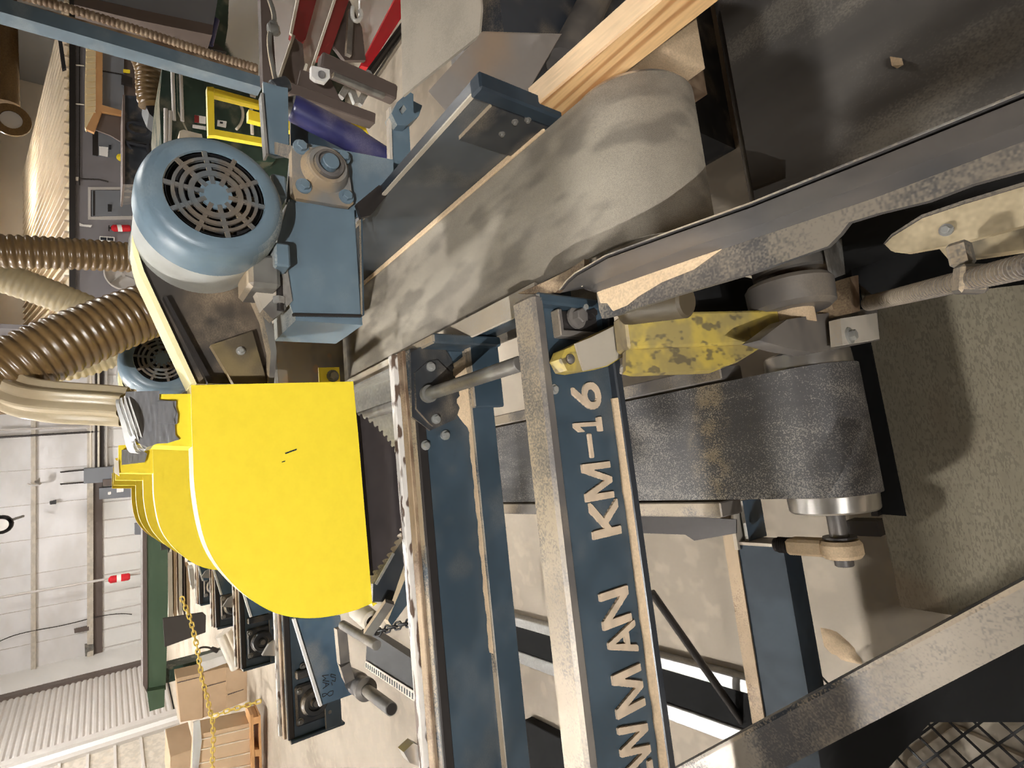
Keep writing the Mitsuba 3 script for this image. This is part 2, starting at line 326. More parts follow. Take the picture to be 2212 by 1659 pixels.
# left wall with roll-up door
LW = -9.4
one('wall_left', cat(quadR(LW-.2, LW, 22.2, WF, 0, CZ), quadR(LW-.2, LW, -9, 18.2, 0, CZ), quadR(LW-.2, LW, 18.2, 22.2, 5.2, CZ)), 'wall_sheet', 'pale sheet wall on the left of the hall', kind='structure')
d = thing('door_1', 'corrugated white roll-up door in the left wall', kind='structure')
for k in range(36):
    z = .04+k*.145
    part(d, 'slat', hall(prism([(LW-.09, 18.3, z), (LW-.05, 18.3, z), (LW-.01, 18.3, z+.045), (LW-.01, 18.3, z+.10), (LW-.05, 18.3, z+.145), (LW-.09, 18.3, z+.145)], (0, 3.8, 0))), 'conduit')
part(d, 'guide_track', quadR(LW-.05, LW+.08, 18.1, 18.35, 0, 5.3), 'conduit'); part(d, 'guide_track', quadR(LW-.05, LW+.08, 22.05, 22.3, 0, 5.3), 'trim_brown')
d = thing('door_3', 'second pale roll-up door nearer on the left wall', kind='structure')
part(d, 'panel', quadR(LW, LW+.05, 13.2, 17.4, 0, 4.6), 'cream_steel')
for k in range(8): part(d, 'rib', quadR(LW+.05, LW+.09, 13.2, 17.4, .3+k*.55, .36+k*.55), 'conduit')
part(d, 'guide_track', quadR(LW, LW+.14, 17.4, 17.6, 0, 4.7), 'conduit'); part(d, 'guide_track', quadR(LW, LW+.14, 13.0, 13.2, 0, 4.7), 'conduit')
# office block with lean-to roof on the right
one('wall_office', cat(quadR(1.55, 10.8, 20, 20.15, 0, 2.42), quadR(1.5, 1.62, 20, 38, 0, 4.6)), 'office_grey', 'grey mauve office wall under the ribbed eave', kind='structure')
rf = thing('roof_office', 'cream ribbed sheet roof rising behind the office eave', kind='structure')
part(rf, 'sheet', hall(prism([(1.45, 19.9, 2.42), (10.9, 19.9, 2.42), (10.9, 37.9, 4.92), (1.45, 37.9, 4.92)], (0, 0, .03))), 'roof_sheet')
for k in range(31):
    x = 1.5+k*.31
    part(rf, 'rib', hall(prism([(x-.03, 19.87, 2.45), (x+.03, 19.87, 2.45), (x+.03, 37.8, 4.94), (x-.03, 37.8, 4.94)], (0, 0, .10))), 'wall_tan')  # ribs tinted darker than the sheet to paint in their shading
part(rf, 'fascia', quadR(1.45, 10.9, 19.86, 19.9, 2.30, 2.44), 'steel_dark')
# lamps
wl_ = thing('work_light', 'added unseen spot lamp on a stand, brightening the saw guard', 'lamp')
wp, wt = bf(-1.5, -3.8, 4.1), np.array([.08, 1.15, 1.38]); wd = nrm(wt-wp)
part(wl_, 'housing', lathe([(0, .05), (0, .06), (.16, .14), (.16, .13), (.02, .05)], wp-wd*.18, wd, 28), 'steel_dark')
part(wl_, 'stand', cyl(wp-wd*.16, [wp[0], wp[1]-.1, 0], .025, n=10), 'steel_dark')
scene['work_light_beam'] = {'type': 'spot', 'to_world': T().look_at(origin=[float(c) for c in wp], target=[float(c) for c in wt], up=[0, 0, 1]), 'intensity': rgb((30, 29.5, 28.6)), 'cutoff_angle': 13.0, 'beam_width': 7.0}  # unseen spot added behind the camera to brighten the guard front
for i, (r, R, z, s, k) in enumerate(LAMPS):
    l = thing('high_bay_lamp', 'square high-bay lamp hanging under the ceiling', 'lamp', 'high-bay lamps under the ceiling')
    part(l, 'housing', quadR(r-s/2-.05, r+s/2+.05, R-s/2-.05, R+s/2+.05, z+.01, z+.12), 'cream_steel')
    e = quadR(r-s/2, r+s/2, R-s/2, R+s/2, z-.01, z)
    key = part(l, 'diffuser', e, 'white'); scene[key]['emitter'] = emitter([c*k for c in LAMP])
    part(l, 'stem', cyl(bf(r, R, z+.12), bf(r, R, CZ-.004), .015, n=8), 'conduit')

# ------------------------------------------------------------------ the trim saw: cross beams
def bolt(parent, p, ax, r=.009, h=.008, m='zinc_bolt', name='bolt'):
    p = np.array(p, float); ax = nrm(ax)
    part(parent, name, cat(cyl(p-ax*.004, p+ax*.002, r*1.5, n=18), hexnut(p+ax*.002, ax, r, h)), m)
FB = thing('front_beam', 'blue cast channel beam across the front with raised letters KM-16 and a dusty top flange', 'beam')
x0, x1 = -1.0, .283
part(FB, 'web', box(x0, x1, .715, .738, .855, 1.05), 'paint_blue')
part(FB, 'top_flange', box(x0, x1, .690, .752, 1.036, 1.062, .006), 'steel_dusty', label='grey dusty top flange')
part(FB, 'bottom_flange', box(x0, x1, .699, .738, .852, .872, .003), 'paint_black_clean')
part(FB, 'end_flange', box(x1-.016, x1+.004, .690, .752, .858, 1.05, .004), 'paint_blue')
rows = []
for x in np.linspace(x0, .10, 70):
    e = .004*meshkit.noise(np.array([[x*40, 0, 0]]))[0] if hasattr(meshkit, 'noise') else 0
    rows.append([(x, .7155, .8715), (x, .7150, .8765+e*.8), (x, .709+e*.5, .876+e*.6), (x, .7025-e*.3, .8735), (x, .7010-e*.3, .8715)])
part(FB, 'sawdust_strip', loft(rows), 'sawdust', smooth=True, label='strip of sawdust on the bottom flange', kind='stuff')
LET = [('6', 1227, 1297, 885, 825), ('1', 1235, 1300, 934, 902), ('-', 1266, 1285, 990, 936), ('M', 1248, 1322, 1082, 1000), ('K', 1264, 1338, 1162, 1082),
       ('N', 1290, 1361, 1355, 1273), ('A', 1305, 1376, 1423, 1349), ('M', 1315, 1390, 1545, 1446), ('W', 1327, 1404, 1672, 1556)]
LBOX = [(0.1068,0.7120,0.9882)[2], (0.1057,0.7120,0.9065)[2]]
SPAN = [((0.0808,0.7120,0.9528)[0], (0.1320,0.7120,0.9439)[0]), ((0.0396,0.7120,0.9530)[0], (0.0663,0.7120,0.9483)[0]), ((-0.0071,0.7120,0.9519)[0], (0.0374,0.7120,0.9440)[0]), ((-0.0819,0.7120,0.9548)[0], (-0.0161,0.7120,0.9430)[0]),
        ((-0.1469,0.7120,0.9481)[0], (-0.0842,0.7120,0.9366)[0]), ((-0.2968,0.7120,0.9486)[0], (-0.2364,0.7120,0.9370)[0]), ((-0.3501,0.7120,0.9415)[0], (-0.2966,0.7120,0.9310)[0]), ((-0.4392,0.7120,0.9453)[0], (-0.3703,0.7120,0.9315)[0]), ((-0.5292,0.7120,0.9486)[0], (-0.4515,0.7120,0.9327)[0])]
ZB = [(0.1057,0.7120,0.9065)[2], (0.0512,0.7120,0.9129)[2], (0.0133,0.7120,0.9222)[2], (-0.0539,0.7120,0.9057)[2], (-0.1221,0.7120,0.8992)[2], (-0.2765,0.7120,0.9018)[2], (-0.3346,0.7120,0.8953)[2], (-0.4182,0.7120,0.8957)[2], (-0.5067,0.7120,0.8976)[2]]
print('letters', np.round(LBOX, 3), np.round(ZB, 3), np.round(SPAN, 3))
zb0, zt0 = float(np.mean(ZB[3:])), LBOX[0]
def letter(ch, xa, xb, zb, zt, y, thick=.005, bold=True):
    m = meshkit.text_mesh(ch, .07, .01, bold=bold); v = np.array(m.vertices); lo, hi = v.min(0), v.max(0)
    v = (v-lo)/np.maximum(hi-lo, 1e-9); V = np.stack([xa+(xb-xa)*v[:, 0], y-thick*v[:, 2], zb+(zt-zb)*v[:, 1]], 1)
    f = np.array(m.faces); return trimesh.Trimesh(V, f, process=False)
for (ch, *_), (xa, xb), zb in zip(LET, SPAN, ZB):
    hgt = .071
    if ch == '-': part(FB, 'letter', box(xa, xb, .7101, .7151, zb+.020, zb+.032, .002), 'letter_dust'); continue
    part(FB, 'letter', letter(ch, xa, xb, zb, zb+hgt, .7151), 'letter_dust', label='raised dusty letter '+ch)
for ch, xa, xb in (('E', -.585, -.525), ('N', -.675, -.60)): part(FB, 'letter', letter(ch, xa, xb, ZB[-1], ZB[-1]+.071, .7151), 'letter_dust')
# bolted pocket at the right end
px0, px1, pz0, pz1 = (0.2237,0.7000,0.9537)[0], .262, (0.2598,0.7000,0.8968)[2], (0.2436,0.7000,0.9936)[2]
part(FB, 'pocket_plate', box(px0, px1, .706, .716, pz0, pz1), 'steel_dark')
part(FB, 'pocket_rim', cat(box(px0-.012, px0, .694, .716, pz0, pz1+.008, .002), box(px0-.012, px1, .694, .716, pz1, pz1+.010, .002)), 'steel_dusty')
bolt(FB, (0.2500,0.7000,0.9539), (0, -1, 0), .014, .016, 'steel_dusty'); bolt(FB, (0.2598,0.7000,0.9189), (0, -1, 0), .008, .012, 'steel_dark'); bolt(FB, (0.2691,0.7000,0.9366), (0, -1, 0), .006, .01)
bolt(FB, (0.1190,0.7140,1.0174), (0, -1, 0), .006, .005)

def cross_beam(label, yf, xl, xr, detail=True):
    B = thing('rear_beam', label, 'beam', None if detail else 'cross beams behind the saw guards')
    part(B, 'web', box(xl, xr, yf, yf+.03, .884, 1.085, .003), 'paint_blue')
    part(B, 'top_plate', box(xl, xr, yf-.004, yf+.10, 1.060, 1.084, .003), 'steel_dark')
    part(B, 'track_bar', box(xl, xr, yf+.062, yf+.084, 1.084, 1.102, .003), 'paint_worn_white', label='worn white painted track bar')
    part(B, 'inner_track', box(xl, xr, yf+.022, yf+.050, 1.084, 1.094, .002), 'steel_rusty')
    part(B, 'bottom_flange', box(xl, xr, yf-.020, yf+.03, .925, .943, .002), 'paint_blue')
    part(B, 'lip', box(xl, xr, yf-.027, yf-.017, .884, .948, .002), 'paint_blue')
    return B
RB = cross_beam('blue channel beam under the blade with a worn white track and a four-sided rod flange', 1.12, -1.35, .285)
rows = []
for i, x in enumerate(np.linspace(-.42, .27, 60)):
    t = max(0, min(1, (x-.08)/.10)); s = .004+.058*t*t*(3-2*t)+(.001+.004*t)*math.sin(i*1.7)+(.001+.003*t)*math.sin(i*.7)
    e = max(0.0, 1-max(0, (x-.23)/.04))
    rows.append([(x, 1.1195, .943+s*e), (x, 1.1165, .9435+s*.85*e), (x, 1.110, .944+s*.45*e), (x, 1.1035, .946+s*.08*e), (x, 1.1035, .941)])
part(RB, 'sawdust_bank', loft(rows), 'sawdust', smooth=True, label='bank of sawdust lying on the bottom flange', kind='stuff')
part(RB, 'end_plate', box(.283, .306, 1.05, 1.215, .872, 1.06, .004), 'paint_blue')
part(RB, 'lip_block', box(.138, .362, 1.078, 1.096, .862, .948, .003), 'paint_blue')
fl = [(0.2248,1.1040,1.0835), (0.2503,1.1040,1.0517), (0.2566,1.1040,1.0231), (0.2149,1.1040,0.9797), (0.1701,1.1040,0.9717), (0.1005,1.1040,1.0480), (0.1095,1.1040,1.0590), (0.1421,1.1040,1.0874)]
part(RB, 'rod_flange', prism(fl, .015), 'paint_dark')
for p in ((0.2392,1.1020,1.0430), (0.1170,1.1020,1.0415), (0.0797,1.1160,1.0132), (0.0596,1.1160,1.0668)): bolt(RB, p, (0, -1, 0), .0075, .008)
part(RB, 'weld_plate', prism([(0.2729,1.1120,1.0869), (0.3139,1.1120,1.0132), (0.2618,1.1120,0.9804), (0.1656,1.1120,0.9583), (0.1161,1.1120,0.9829), (0.0921,1.1120,1.0529), (0.1257,1.1120,1.0964)], .008), 'paint_dark')
one('guide_rod', cat(cyl((.172, .752, 1.057), (.176, 1.60, 1.060), .0145, ch=.002), lathe([(0, 0), (0, .02), (.012, .02), (.012, 0)], (.174, 1.088, 1.0595), (0, 1, 0))), 'iron_grey',
    'grey round guide rod joining the front beam to the flange behind it', 'rod', smooth=30)
# the track's left stop
st = thing('track_stop', 'small dark steel wedge stop on the track bar at the lower edge of the view', 'stop')
part(st, 'wedge', prism([(-0.5862,1.2000,1.1355), (-0.5764,1.2000,1.1117), (-0.5887,1.2000,1.0961), (-0.6340,1.2000,1.0924), (-0.6118,1.2000,1.1236)], (0, .03, 0)), 'steel_bright')

# ------------------------------------------------------------------ saw units
def guard_shell(pts, y0, depth, t=.004):
    P2 = [(p[0], p[2]) for p in pts]
    cs = m3.CrossSection([P2], m3.FillRule.NonZero)
    if cs.area() <= 0: cs = m3.CrossSection([P2[::-1]], m3.FillRule.NonZero)
    inner = cs.offset(-t, m3.JoinType.Round)
    zmin = min(p[1] for p in P2)
    inner = inner + inner.translate((0, -.02))
    s = m3.Manifold.extrude(cs, depth) - m3.Manifold.extrude(inner, depth-2*t).translate((0, 0, t))
    m = mani(s); v = np.array(m.vertices); m.vertices = np.stack([v[:, 0], y0+v[:, 2], v[:, 1]], 1); m.faces = np.array(m.faces)[:, ::-1]; return m
gp = spline([(0.0541,1.1800,1.5166), (0.0198,1.1800,1.5158), (-0.0144,1.1800,1.5127), (-0.0555,1.1800,1.5069), (-0.0920,1.1800,1.4980), (-0.1245,1.1800,1.4844), (-0.1538,1.1800,1.4667), (-0.1857,1.1800,1.4426), (-0.2160,1.1800,1.4130), (-0.2399,1.1800,1.3807), (-0.2580,1.1800,1.3381), (-0.2670,1.1800,1.2978), (-0.2698,1.1800,1.2602), (-0.2693,1.1800,1.2238)], 40)
gout = [(0.2101,1.1800,1.5173), (0.1497,1.1800,1.5177)] + [tuple(q) for q in gp] + [(-0.2638,1.1800,1.1908), (-0.1645,1.1800,1.1920), (-0.0257,1.1800,1.1947), (0.0967,1.1800,1.1969), (0.2181,1.1800,1.2005)]
def make_guard():
    G = thing('blade_guard', 'big yellow D-shaped blade guard nearest the camera with duct tape on its spout', 'blade guard')
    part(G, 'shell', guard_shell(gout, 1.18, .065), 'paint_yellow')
    sp = [(0.1992,1.1900,1.5156), (0.1962,1.1900,1.5672), (0.1228,1.1900,1.5681), (0.1069,1.1900,1.5174)]
    part(G, 'spout', prism([(.195, 1.19, 1.50), (.195, 1.19, 1.612), (.105, 1.19, 1.612), (.092, 1.19, 1.50)], .09), 'paint_yellow')
    return G
G1 = make_guard()
part(G1, 'corner_tab', prism([(-0.2627,1.1800,1.1918), (-0.2664,1.1800,1.1795), (-0.2709,1.1800,1.1893)], .03), 'paint_yellow')
part(G1, 'scratch', prism([(0.0693,1.1795,1.3533), (0.0762,1.1795,1.3301), (0.0733,1.1795,1.3302), (0.0664,1.1795,1.3525)], .0006), 'ink'); part(G1, 'scratch', prism([(0.0520,1.1795,1.3603), (0.0534,1.1795,1.3540), (0.0515,1.1795,1.3541), (0.0501,1.1795,1.3604)], .0006), 'ink')
tp = [(0.1808,1.1840,1.5415), (0.1686,1.1840,1.5424), (0.1554,1.1840,1.5389), (0.1380,1.1840,1.5407), (0.1365,1.1840,1.5444), (0.1166,1.1840,1.5440), (0.1084,1.1840,1.5375), (0.1028,1.1840,1.5566), (0.1030,1.1840,1.5723), (0.0973,1.1840,1.5878), (0.1048,1.1840,1.6002), (0.1246,1.1840,1.6130), (0.1497,1.1840,1.6169), (0.1790,1.1840,1.6201), (0.1991,1.1840,1.6187), (0.2004,1.1840,1.5676), (0.1831,1.1840,1.5685)]
part(G1, 'tape_wrap', prism(tp, .10), 'duct_tape', label='silver duct tape wrapped round the spout')
part(G1, 'tape_end', prism([(0.1809,1.1810,1.5716), (0.1805,1.1810,1.5455), (0.1718,1.1810,1.5471), (0.1594,1.1810,1.5421), (0.1465,1.1810,1.5460), (0.1378,1.1810,1.5447), (0.1390,1.1810,1.5714)], .004), 'duct_tape')
wrp = []
for k in range(4):
    a = spline([(0.1984,1.2000,1.6251), (0.1645,1.1700,1.6219), (0.1397,1.1700,1.6167), (0.1143,1.1900,1.6115), (0.1028,1.2300,1.5983)], 14)+np.array([-.004*k, -.003*k+.006*math.sin(k), .006*k-.01])
    b = spline([(0.1984,1.2000,1.6210), (0.1636,1.1650,1.6167), (0.1388,1.1650,1.6101), (0.1133,1.1850,1.6028), (0.1014,1.2300,1.5897)], 14)+np.array([-.004*k, -.003*k, .005*k-.008])
    wrp.append(solid_sheet([a, b], (0, .001, 0)))
part(G1, 'plastic_wrap', cat(*wrp), 'plastic_clear', smooth=True, label='clear plastic wrap hanging off the tape')
GL = {2.22: 'second yellow blade guard, just behind the big front guard', 2.83: 'third yellow blade guard from the camera, narrow strip showing', 3.52: 'fourth yellow blade guard from the camera, thin sliver', 4.10: 'farthest yellow blade guard with only its edge showing'}
for Y, lb in GL.items(): dup(G1, (0, Y-1.18, 0), lb, skip=('tape', 'wrap', 'scratch', 'corner') if Y > 2.3 else ('wrap', 'scratch', 'corner', 'tape_end'))
for gk, Y, yb in (('blade_guard_001', 2.22, 2.45), ('blade_guard_002', 2.83, 3.35), ('blade_guard_003', 3.52, 4.15), ('blade_guard_004', 4.10, 4.90)):
    part(gk, 'carriage_arm', bar((-.02, Y+.066, 1.30), (-.02, yb, 1.088), .06, .05), 'paint_dark')
# blade
def make_blade():
    n, N = 84, []
    for k in range(n):
        a = 2*math.pi*k/n; da = 2*math.pi/n
        N += [(.206, a), (.2095, a+da*.3), (.213, a+da*.5), (.2125, a+da*.66), (.206, a+da*.7)]
    pts = [(-.033+r*math.cos(a), 1.213, 1.285+r*math.sin(a)) for r, a in N]
    B = thing('saw_blade', 'dark toothed circular saw blade half hidden under the big front guard', 'saw blade')
    part(B, 'disc', prism(pts, .004), 'blade_steel')
    part(B, 'hub', lathe([(0, 0), (0, .07), (.02, .065), (.02, .03), (.03, .03), (.03, 0)], (-.033, 1.213, 1.285), (0, -1, 0)), 'steel_dark')
    return B
B1 = make_blade()
# arm (belt guard between motor and blade)
def make_arm():
    A = thing('drive_arm', 'dark swing arm with a pale light-tinted edge running from the front motor down to the guard', 'saw arm')
    top = [(0.5573,1.2500,1.5941), (0.5368,1.2500,1.6041), (0.5140,1.2500,1.6065), (0.4808,1.2500,1.6022), (0.4500,1.2500,1.5949), (0.4115,1.2500,1.5799), (0.3308,1.2500,1.5498), (0.2254,1.2500,1.5093)]
    bot = [(0.2254,1.2500,1.4995), (0.3332,1.2500,1.5403), (0.4143,1.2500,1.5714), (0.4540,1.2500,1.5864), (0.4840,1.2500,1.5938), (0.5154,1.2500,1.5982), (0.5323,1.2500,1.5965), (0.5483,1.2500,1.5895)]
    part(A, 'top_edge', prism([np.array(p) for p in top+bot], .09), 'cream_yellow', label='top edge of the arm, coloured pale for the overhead light')
    face = [(0.5527,1.2600,1.5890), (0.5365,1.2600,1.5961), (0.4877,1.2600,1.5942), (0.4576,1.2600,1.5867), (0.4176,1.2600,1.5708), (0.3359,1.2600,1.5394), (0.2272,1.2600,1.4983), (0.2272,1.2600,1.3514), (0.3632,1.2600,1.3507), (0.5118,1.2600,1.3789), (0.5883,1.2600,1.4419)]
    part(A, 'face_plate', prism(face, .07), 'arm_grime')
    part(A, 'inner_rib', prism([(0.4012,1.2400,1.5559), (0.4018,1.2400,1.5496), (0.2246,1.2400,1.4702), (0.2245,1.2400,1.4802)], .03), 'steel_dark')
    part(A, 'cover_plate', prism([(0.3038,1.2350,1.4748), (0.3380,1.2350,1.3947), (0.2227,1.2350,1.3686), (0.2227,1.2350,1.4343)], .02), 'cover_olive')
    bolt(A, (0.2928,1.2330,1.4192), (0, -1, 0), .006, .006)
    part(A, 'side_bracket', prism([(0.4112,1.2200,1.3924), (0.3611,1.2200,1.3739), (0.2898,1.2200,1.3627), (0.2200,1.2200,1.3702), (0.2200,1.2200,1.3591), (0.2903,1.2200,1.3505), (0.3726,1.2200,1.3594), (0.4209,1.2200,1.3791)], .05), 'iron_grey')
    return A
A1 = make_arm()
dup(A1, (-.058, 1.10, .004), 'second swing arm showing a thin pale light-tinted edge by the farther motor', skip=('cover', 'bolt', 'side_bracket', 'inner'))
# motor
def make_motor():
    Mo = thing('electric_motor', 'large grey blue electric motor with a round fan grille nearest the camera', 'electric motor')
    c = np.array([.542, 1.05, 1.485]); R = .123
    prof = [(.0, .082), (-.004, .084), (-.004, .100), (.004, .112), (.018, .1205), (.040, .1245), (.085, .1255), (.088, .120), (.088, .10)]
    part(Mo, 'fan_cover', lathe(prof, c, (0, 1, 0), 64), 'paint_grey_blue', smooth=40)
    part(Mo, 'body', lathe([(.086, .08), (.086, .121), (.30, .121), (.302, .124), (.318, .124), (.32, .10), (.33, .06), (.33, 0)], c, (0, 1, 0), 64), 'motor_body', smooth=40, label='dusty pale motor body')
    part(Mo, 'recess', lathe([(.03, 0), (.03, .082), (.0, .0795), (.0, .079), (.026, .079), (.026, 0)], c, (0, 1, 0), 48), 'black')
    gm = []
    for r0, r1 in ((.0, .027), (.036, .0455), (.0525, .0595), (.066, .0715)):
        gm.append(lathe([(.0, r0), (-.003, r0), (-.003, r1), (.004, r1), (.004, r0)] if r0 else [(-.002, 0), (-.002, r1), (.005, r1), (.005, 0)], c, (0, 1, 0), 48))
    for k in range(10):
        a = k*math.pi/5+.22; u = np.array([math.cos(a), 0, math.sin(a)]); gm.append(bar(c+u*.02, c+u*.083, .008, .005, (0, 1, 0)))
    fg = part(Mo, 'fan_grille', gm[0], 'paint_grey_blue', label='round vented fan grille')
    for q in gm[1:4]: part(fg, 'ring', q, 'grille_grime')
    for q in gm[4:]: part(fg, 'spoke', q, 'grille_grime')
    fb = []
    for k in range(9):
        a = k*2*math.pi/9; u = np.array([math.cos(a), 0, math.sin(a)]); s = np.array([-math.sin(a), .5, math.cos(a)]); p = c+np.array([0, .018, 0])
        fb.append(bar(p+u*.02, p+u*.072, .016, .002, s))
    part(Mo, 'fan_blades', cat(*fb), 'hose_beige')
    part(Mo, 'terminal_box', box(.40, .47, 1.12, 1.24, 1.36, 1.42, .008), 'iron_grey')
    part(Mo, 'foot', box(.44, .49, 1.10, 1.28, 1.345, 1.375, .004), 'paint_grey_blue'); part(Mo, 'foot', box(.59, .64, 1.10, 1.28, 1.345, 1.375, .004), 'paint_grey_blue')
    return Mo
M1 = make_motor()
dup(M1, (-.058, 1.14, .004), 'farther grey blue motor seen below the big brown hose', skip=('terminal',))
# hinge hardware under the motor
hb = thing('hinge_bracket', 'grey bolted hinge brackets under the front motor beside the blue box', 'bracket')
part(hb, 'arm_plate', prism([(0.4299,1.1600,1.4106), (0.4744,1.1600,1.3779), (0.4674,1.1600,1.3552), (0.3958,1.1600,1.3565), (0.3649,1.1600,1.3884)], .03), 'dust_grey_top')
part(hb, 'slotted_bar', prism([(0.4723,1.1450,1.3531), (0.4739,1.1450,1.3419), (0.3833,1.1450,1.3330), (0.3702,1.1450,1.3447), (0.3916,1.1450,1.3511)], .04), 'galvanised')
part(hb, 'threaded_rod', cyl((0.4331,1.1500,1.3554), (0.3606,1.1500,1.3567), .007, n=12), 'steel_dark')
part(hb, 'nut', hexnut((0.4637,1.1500,1.3550), (-1, 0, 0), .016, .022), 'paint_dark'); part(hb, 'nut', hexnut((0.3904,1.1500,1.3591), (-1, 0, 0), .013, .014), 'galvanised')
part(hb, 'lug', prism([(0.3618,1.1500,1.3907), (0.4028,1.1500,1.3558), (0.3656,1.1500,1.3455), (0.3417,1.1500,1.3720)], .03), 'iron_grey')
# blue box below the motor
bx = thing('mounting_box', 'blue painted steel box hanging under the front motor over the woven belt', 'machine box')
part(bx, 'front_panel', prism([(0.6189,1.1500,1.1827), (0.3673,1.1500,1.1844), (0.3587,1.1500,1.3319), (0.4336,1.1500,1.3517), (0.5150,1.1500,1.3556), (0.6082,1.1500,1.3307)], .008), 'paint_grey_blue')
part(bx, 'body', box(.345, .62, 1.159, 1.34, 1.178, 1.325), 'paint_grey_blue')
part(bx, 'bottom_edge', bar((0.6187,1.1480,1.1679), (0.3637,1.1480,1.1811), .012, .004, (0, 0, 1)), 'paint_blue')
part(bx, 'side_edge', bar((0.3539,1.1480,1.3336), (0.3624,1.1480,1.1844), .008, .005, (1, 0, 0)), 'steel_dark')
# bearing flange
bf1 = thing('flange_bearing', 'dusty square four-bolt flange bearing between the blue box and the air cylinder', 'bearing')
part(bf1, 'backing', prism([(0.7390,1.1700,1.3137), (0.7712,1.1700,1.3001), (0.7891,1.1700,1.0614), (0.6931,1.1700,1.0692), (0.6119,1.1700,1.1701), (0.6179,1.1700,1.3291)], .012), 'paint_grey_blue')
part(bf1, 'plate', prism([(0.7327,1.1450,1.3185), (0.7468,1.1450,1.3080), (0.7492,1.1450,1.2757), (0.7525,1.1450,1.2012), (0.7406,1.1450,1.1932), (0.6323,1.1450,1.1848), (0.6221,1.1450,1.1953), (0.6180,1.1450,1.3142), (0.6304,1.1450,1.3214)], .024), 'bearing_dust')
cc = np.array((0.7001,1.1450,1.2473))
part(bf1, 'boss', lathe([(0, .054), (-.010, .050), (-.022, .046), (-.026, .042), (-.026, .034), (-.016, .032), (-.016, .0)], cc, (0, 1, 0), 40), 'bearing_dust', smooth=30)
part(bf1, 'inner_ring', lathe([(-.016, .033), (-.036, .032), (-.038, .026), (-.028, .024), (-.028, 0)], cc, (0, 1, 0), 32), 'steel_dusty', smooth=30)
part(bf1, 'shaft_end', cyl(cc+[0, -.046, 0], cc, .0185, ch=.002), 'paint_grey_blue', smooth=30)
for p in ((0.7415,1.1430,1.2989), (0.7426,1.1430,1.2037), (0.6490,1.1430,1.2975), (0.6448,1.1430,1.2022)): bolt(bf1, p, (0, -1, 0), .0115, .012, 'paint_grey_blue')
# stained plate at the belt's far end
cp = thing('chute_plate', 'stained grey steel plate standing at the far end of the woven belt', 'steel plate')
part(cp, 'plate', prism([(0.5575,1.9200,1.1833), (0.5843,1.9200,0.9471), (0.3412,1.9200,0.9504), (0.3415,1.9200,1.1806)], .01), 'sheet_stained')
part(cp, 'edge_strip', prism([(0.5515,1.9150,1.2025), (0.5560,1.9150,1.1846), (0.3359,1.9150,1.1790), (0.3359,1.9150,1.1879)], .02), 'galvanised')
part(cp, 'top_return', prism([(0.5589,1.9200,1.1863), (0.5325,1.7000,1.2245), (0.5408,1.7000,0.9683), (0.5842,1.9200,0.9489)], (0, 0, -.008)), 'sheet_stained')
tb = thing('yellow_tab', 'small orange yellow square tab with a bolt beside the guard corner', 'tab')
part(tb, 'stem', bar((0.3144,1.6100,1.1081), (0.3739,1.9150,1.0055), .02, .02), 'iron_grey'); part(tb, 'plate', prism([(0.3372,1.6000,1.1428), (0.3398,1.6000,1.0806), (0.2872,1.6000,1.0810), (0.2872,1.6000,1.1429)], .006), 'paint_yellow'); bolt(tb, (0.3121,1.5980,1.1025), (0, -1, 0), .012, .01, 'iron_grey')

# ------------------------------------------------------------------ conveyors
def belt_run(x0, x1, yn, yf, z, r, m, name='belt', seg=14):
    path = [(yf, z), ] + [(yf+(yn-yf)*k/40, z) for k in range(1, 41)] + [(yn-r*math.sin(a), z-r+r*math.cos(a)) for a in np.linspace(0, math.pi, seg)[1:]] + [(yn+(yf-yn)*k/6, z-2*r) for k in range(1, 7)]
    t = .006; inn = []
    pts = np.array(path); tg = np.gradient(pts, axis=0); tg /= np.linalg.norm(tg, axis=1, keepdims=True); nr = np.stack([tg[:, 1], -tg[:, 0]], 1)
    if nr[0][1] < 0: nr = -nr
    q = pts-nr*t
    rows = [[(x0, *a), (x1, *a), (x1, *b), (x0, *b), (x0, *a)] for a, b in zip(pts, q)]
    m_ = loft(rows); m_.faces = m_.faces[:, ::-1]; return m_
CA = thing('woven_belt_conveyor', 'pale woven belt conveyor running diagonally from the blue motor box to the raw timber', 'conveyor')
part(CA, 'belt', belt_run(.355, .655, .62, 1.99, .935, .12, None, seg=24), 'belt_woven', smooth=40)
part(CA, 'drum', cyl((.333, .62, .815), (.664, .62, .815), .113, n=48), 'steel_bright', smooth=30)
part(CA, 'side_channel', cat(box(.315, .348, .80, 2.0, .86, .952, .003)), 'paint_blue', label='blue channel along the belt')
part(CA, 'channel_lip', box(.300, .352, .80, 2.0, .952, .960, .002), 'cream_steel')
sb = [(0.6680,0.7187,1.1026), (0.6680,0.7166,0.9091), (0.6680,0.9362,0.9089), (0.6680,1.7410,0.9374), (0.6680,1.5416,1.0270), (0.6680,1.2835,1.1138)]
SBD = thing('side_board', 'long dark steel side board standing along the woven belt, between belt and sheet hopper', 'side board')
zt = .5*(sb[0][2]+sb[5][2])
part(SBD, 'web', box(.664, .674, sb[0][1], 2.0, .925, zt), 'board_steel')
part(SBD, 'top_flange', box(.664, .690, sb[0][1]-.01, 2.0, zt, zt+.010, .002), 'paint_black_clean'); part(SBD, 'top_edge', box(.661, .665, sb[0][1]-.005, 2.0, zt+.002, zt+.011), 'dust_grey_top')
part(SBD, 'end_stiffener', box(.655, .69, sb[0][1]-.022, sb[0][1]+.012, .925, zt+.012, .004), 'paint_blue_clean')
part(SBD, 'splice_plate', box(.655, .665, sb[0][1]+.012, sb[0][1]+.13, .935, .935+.8*(zt-.935)), 'paint_dark')
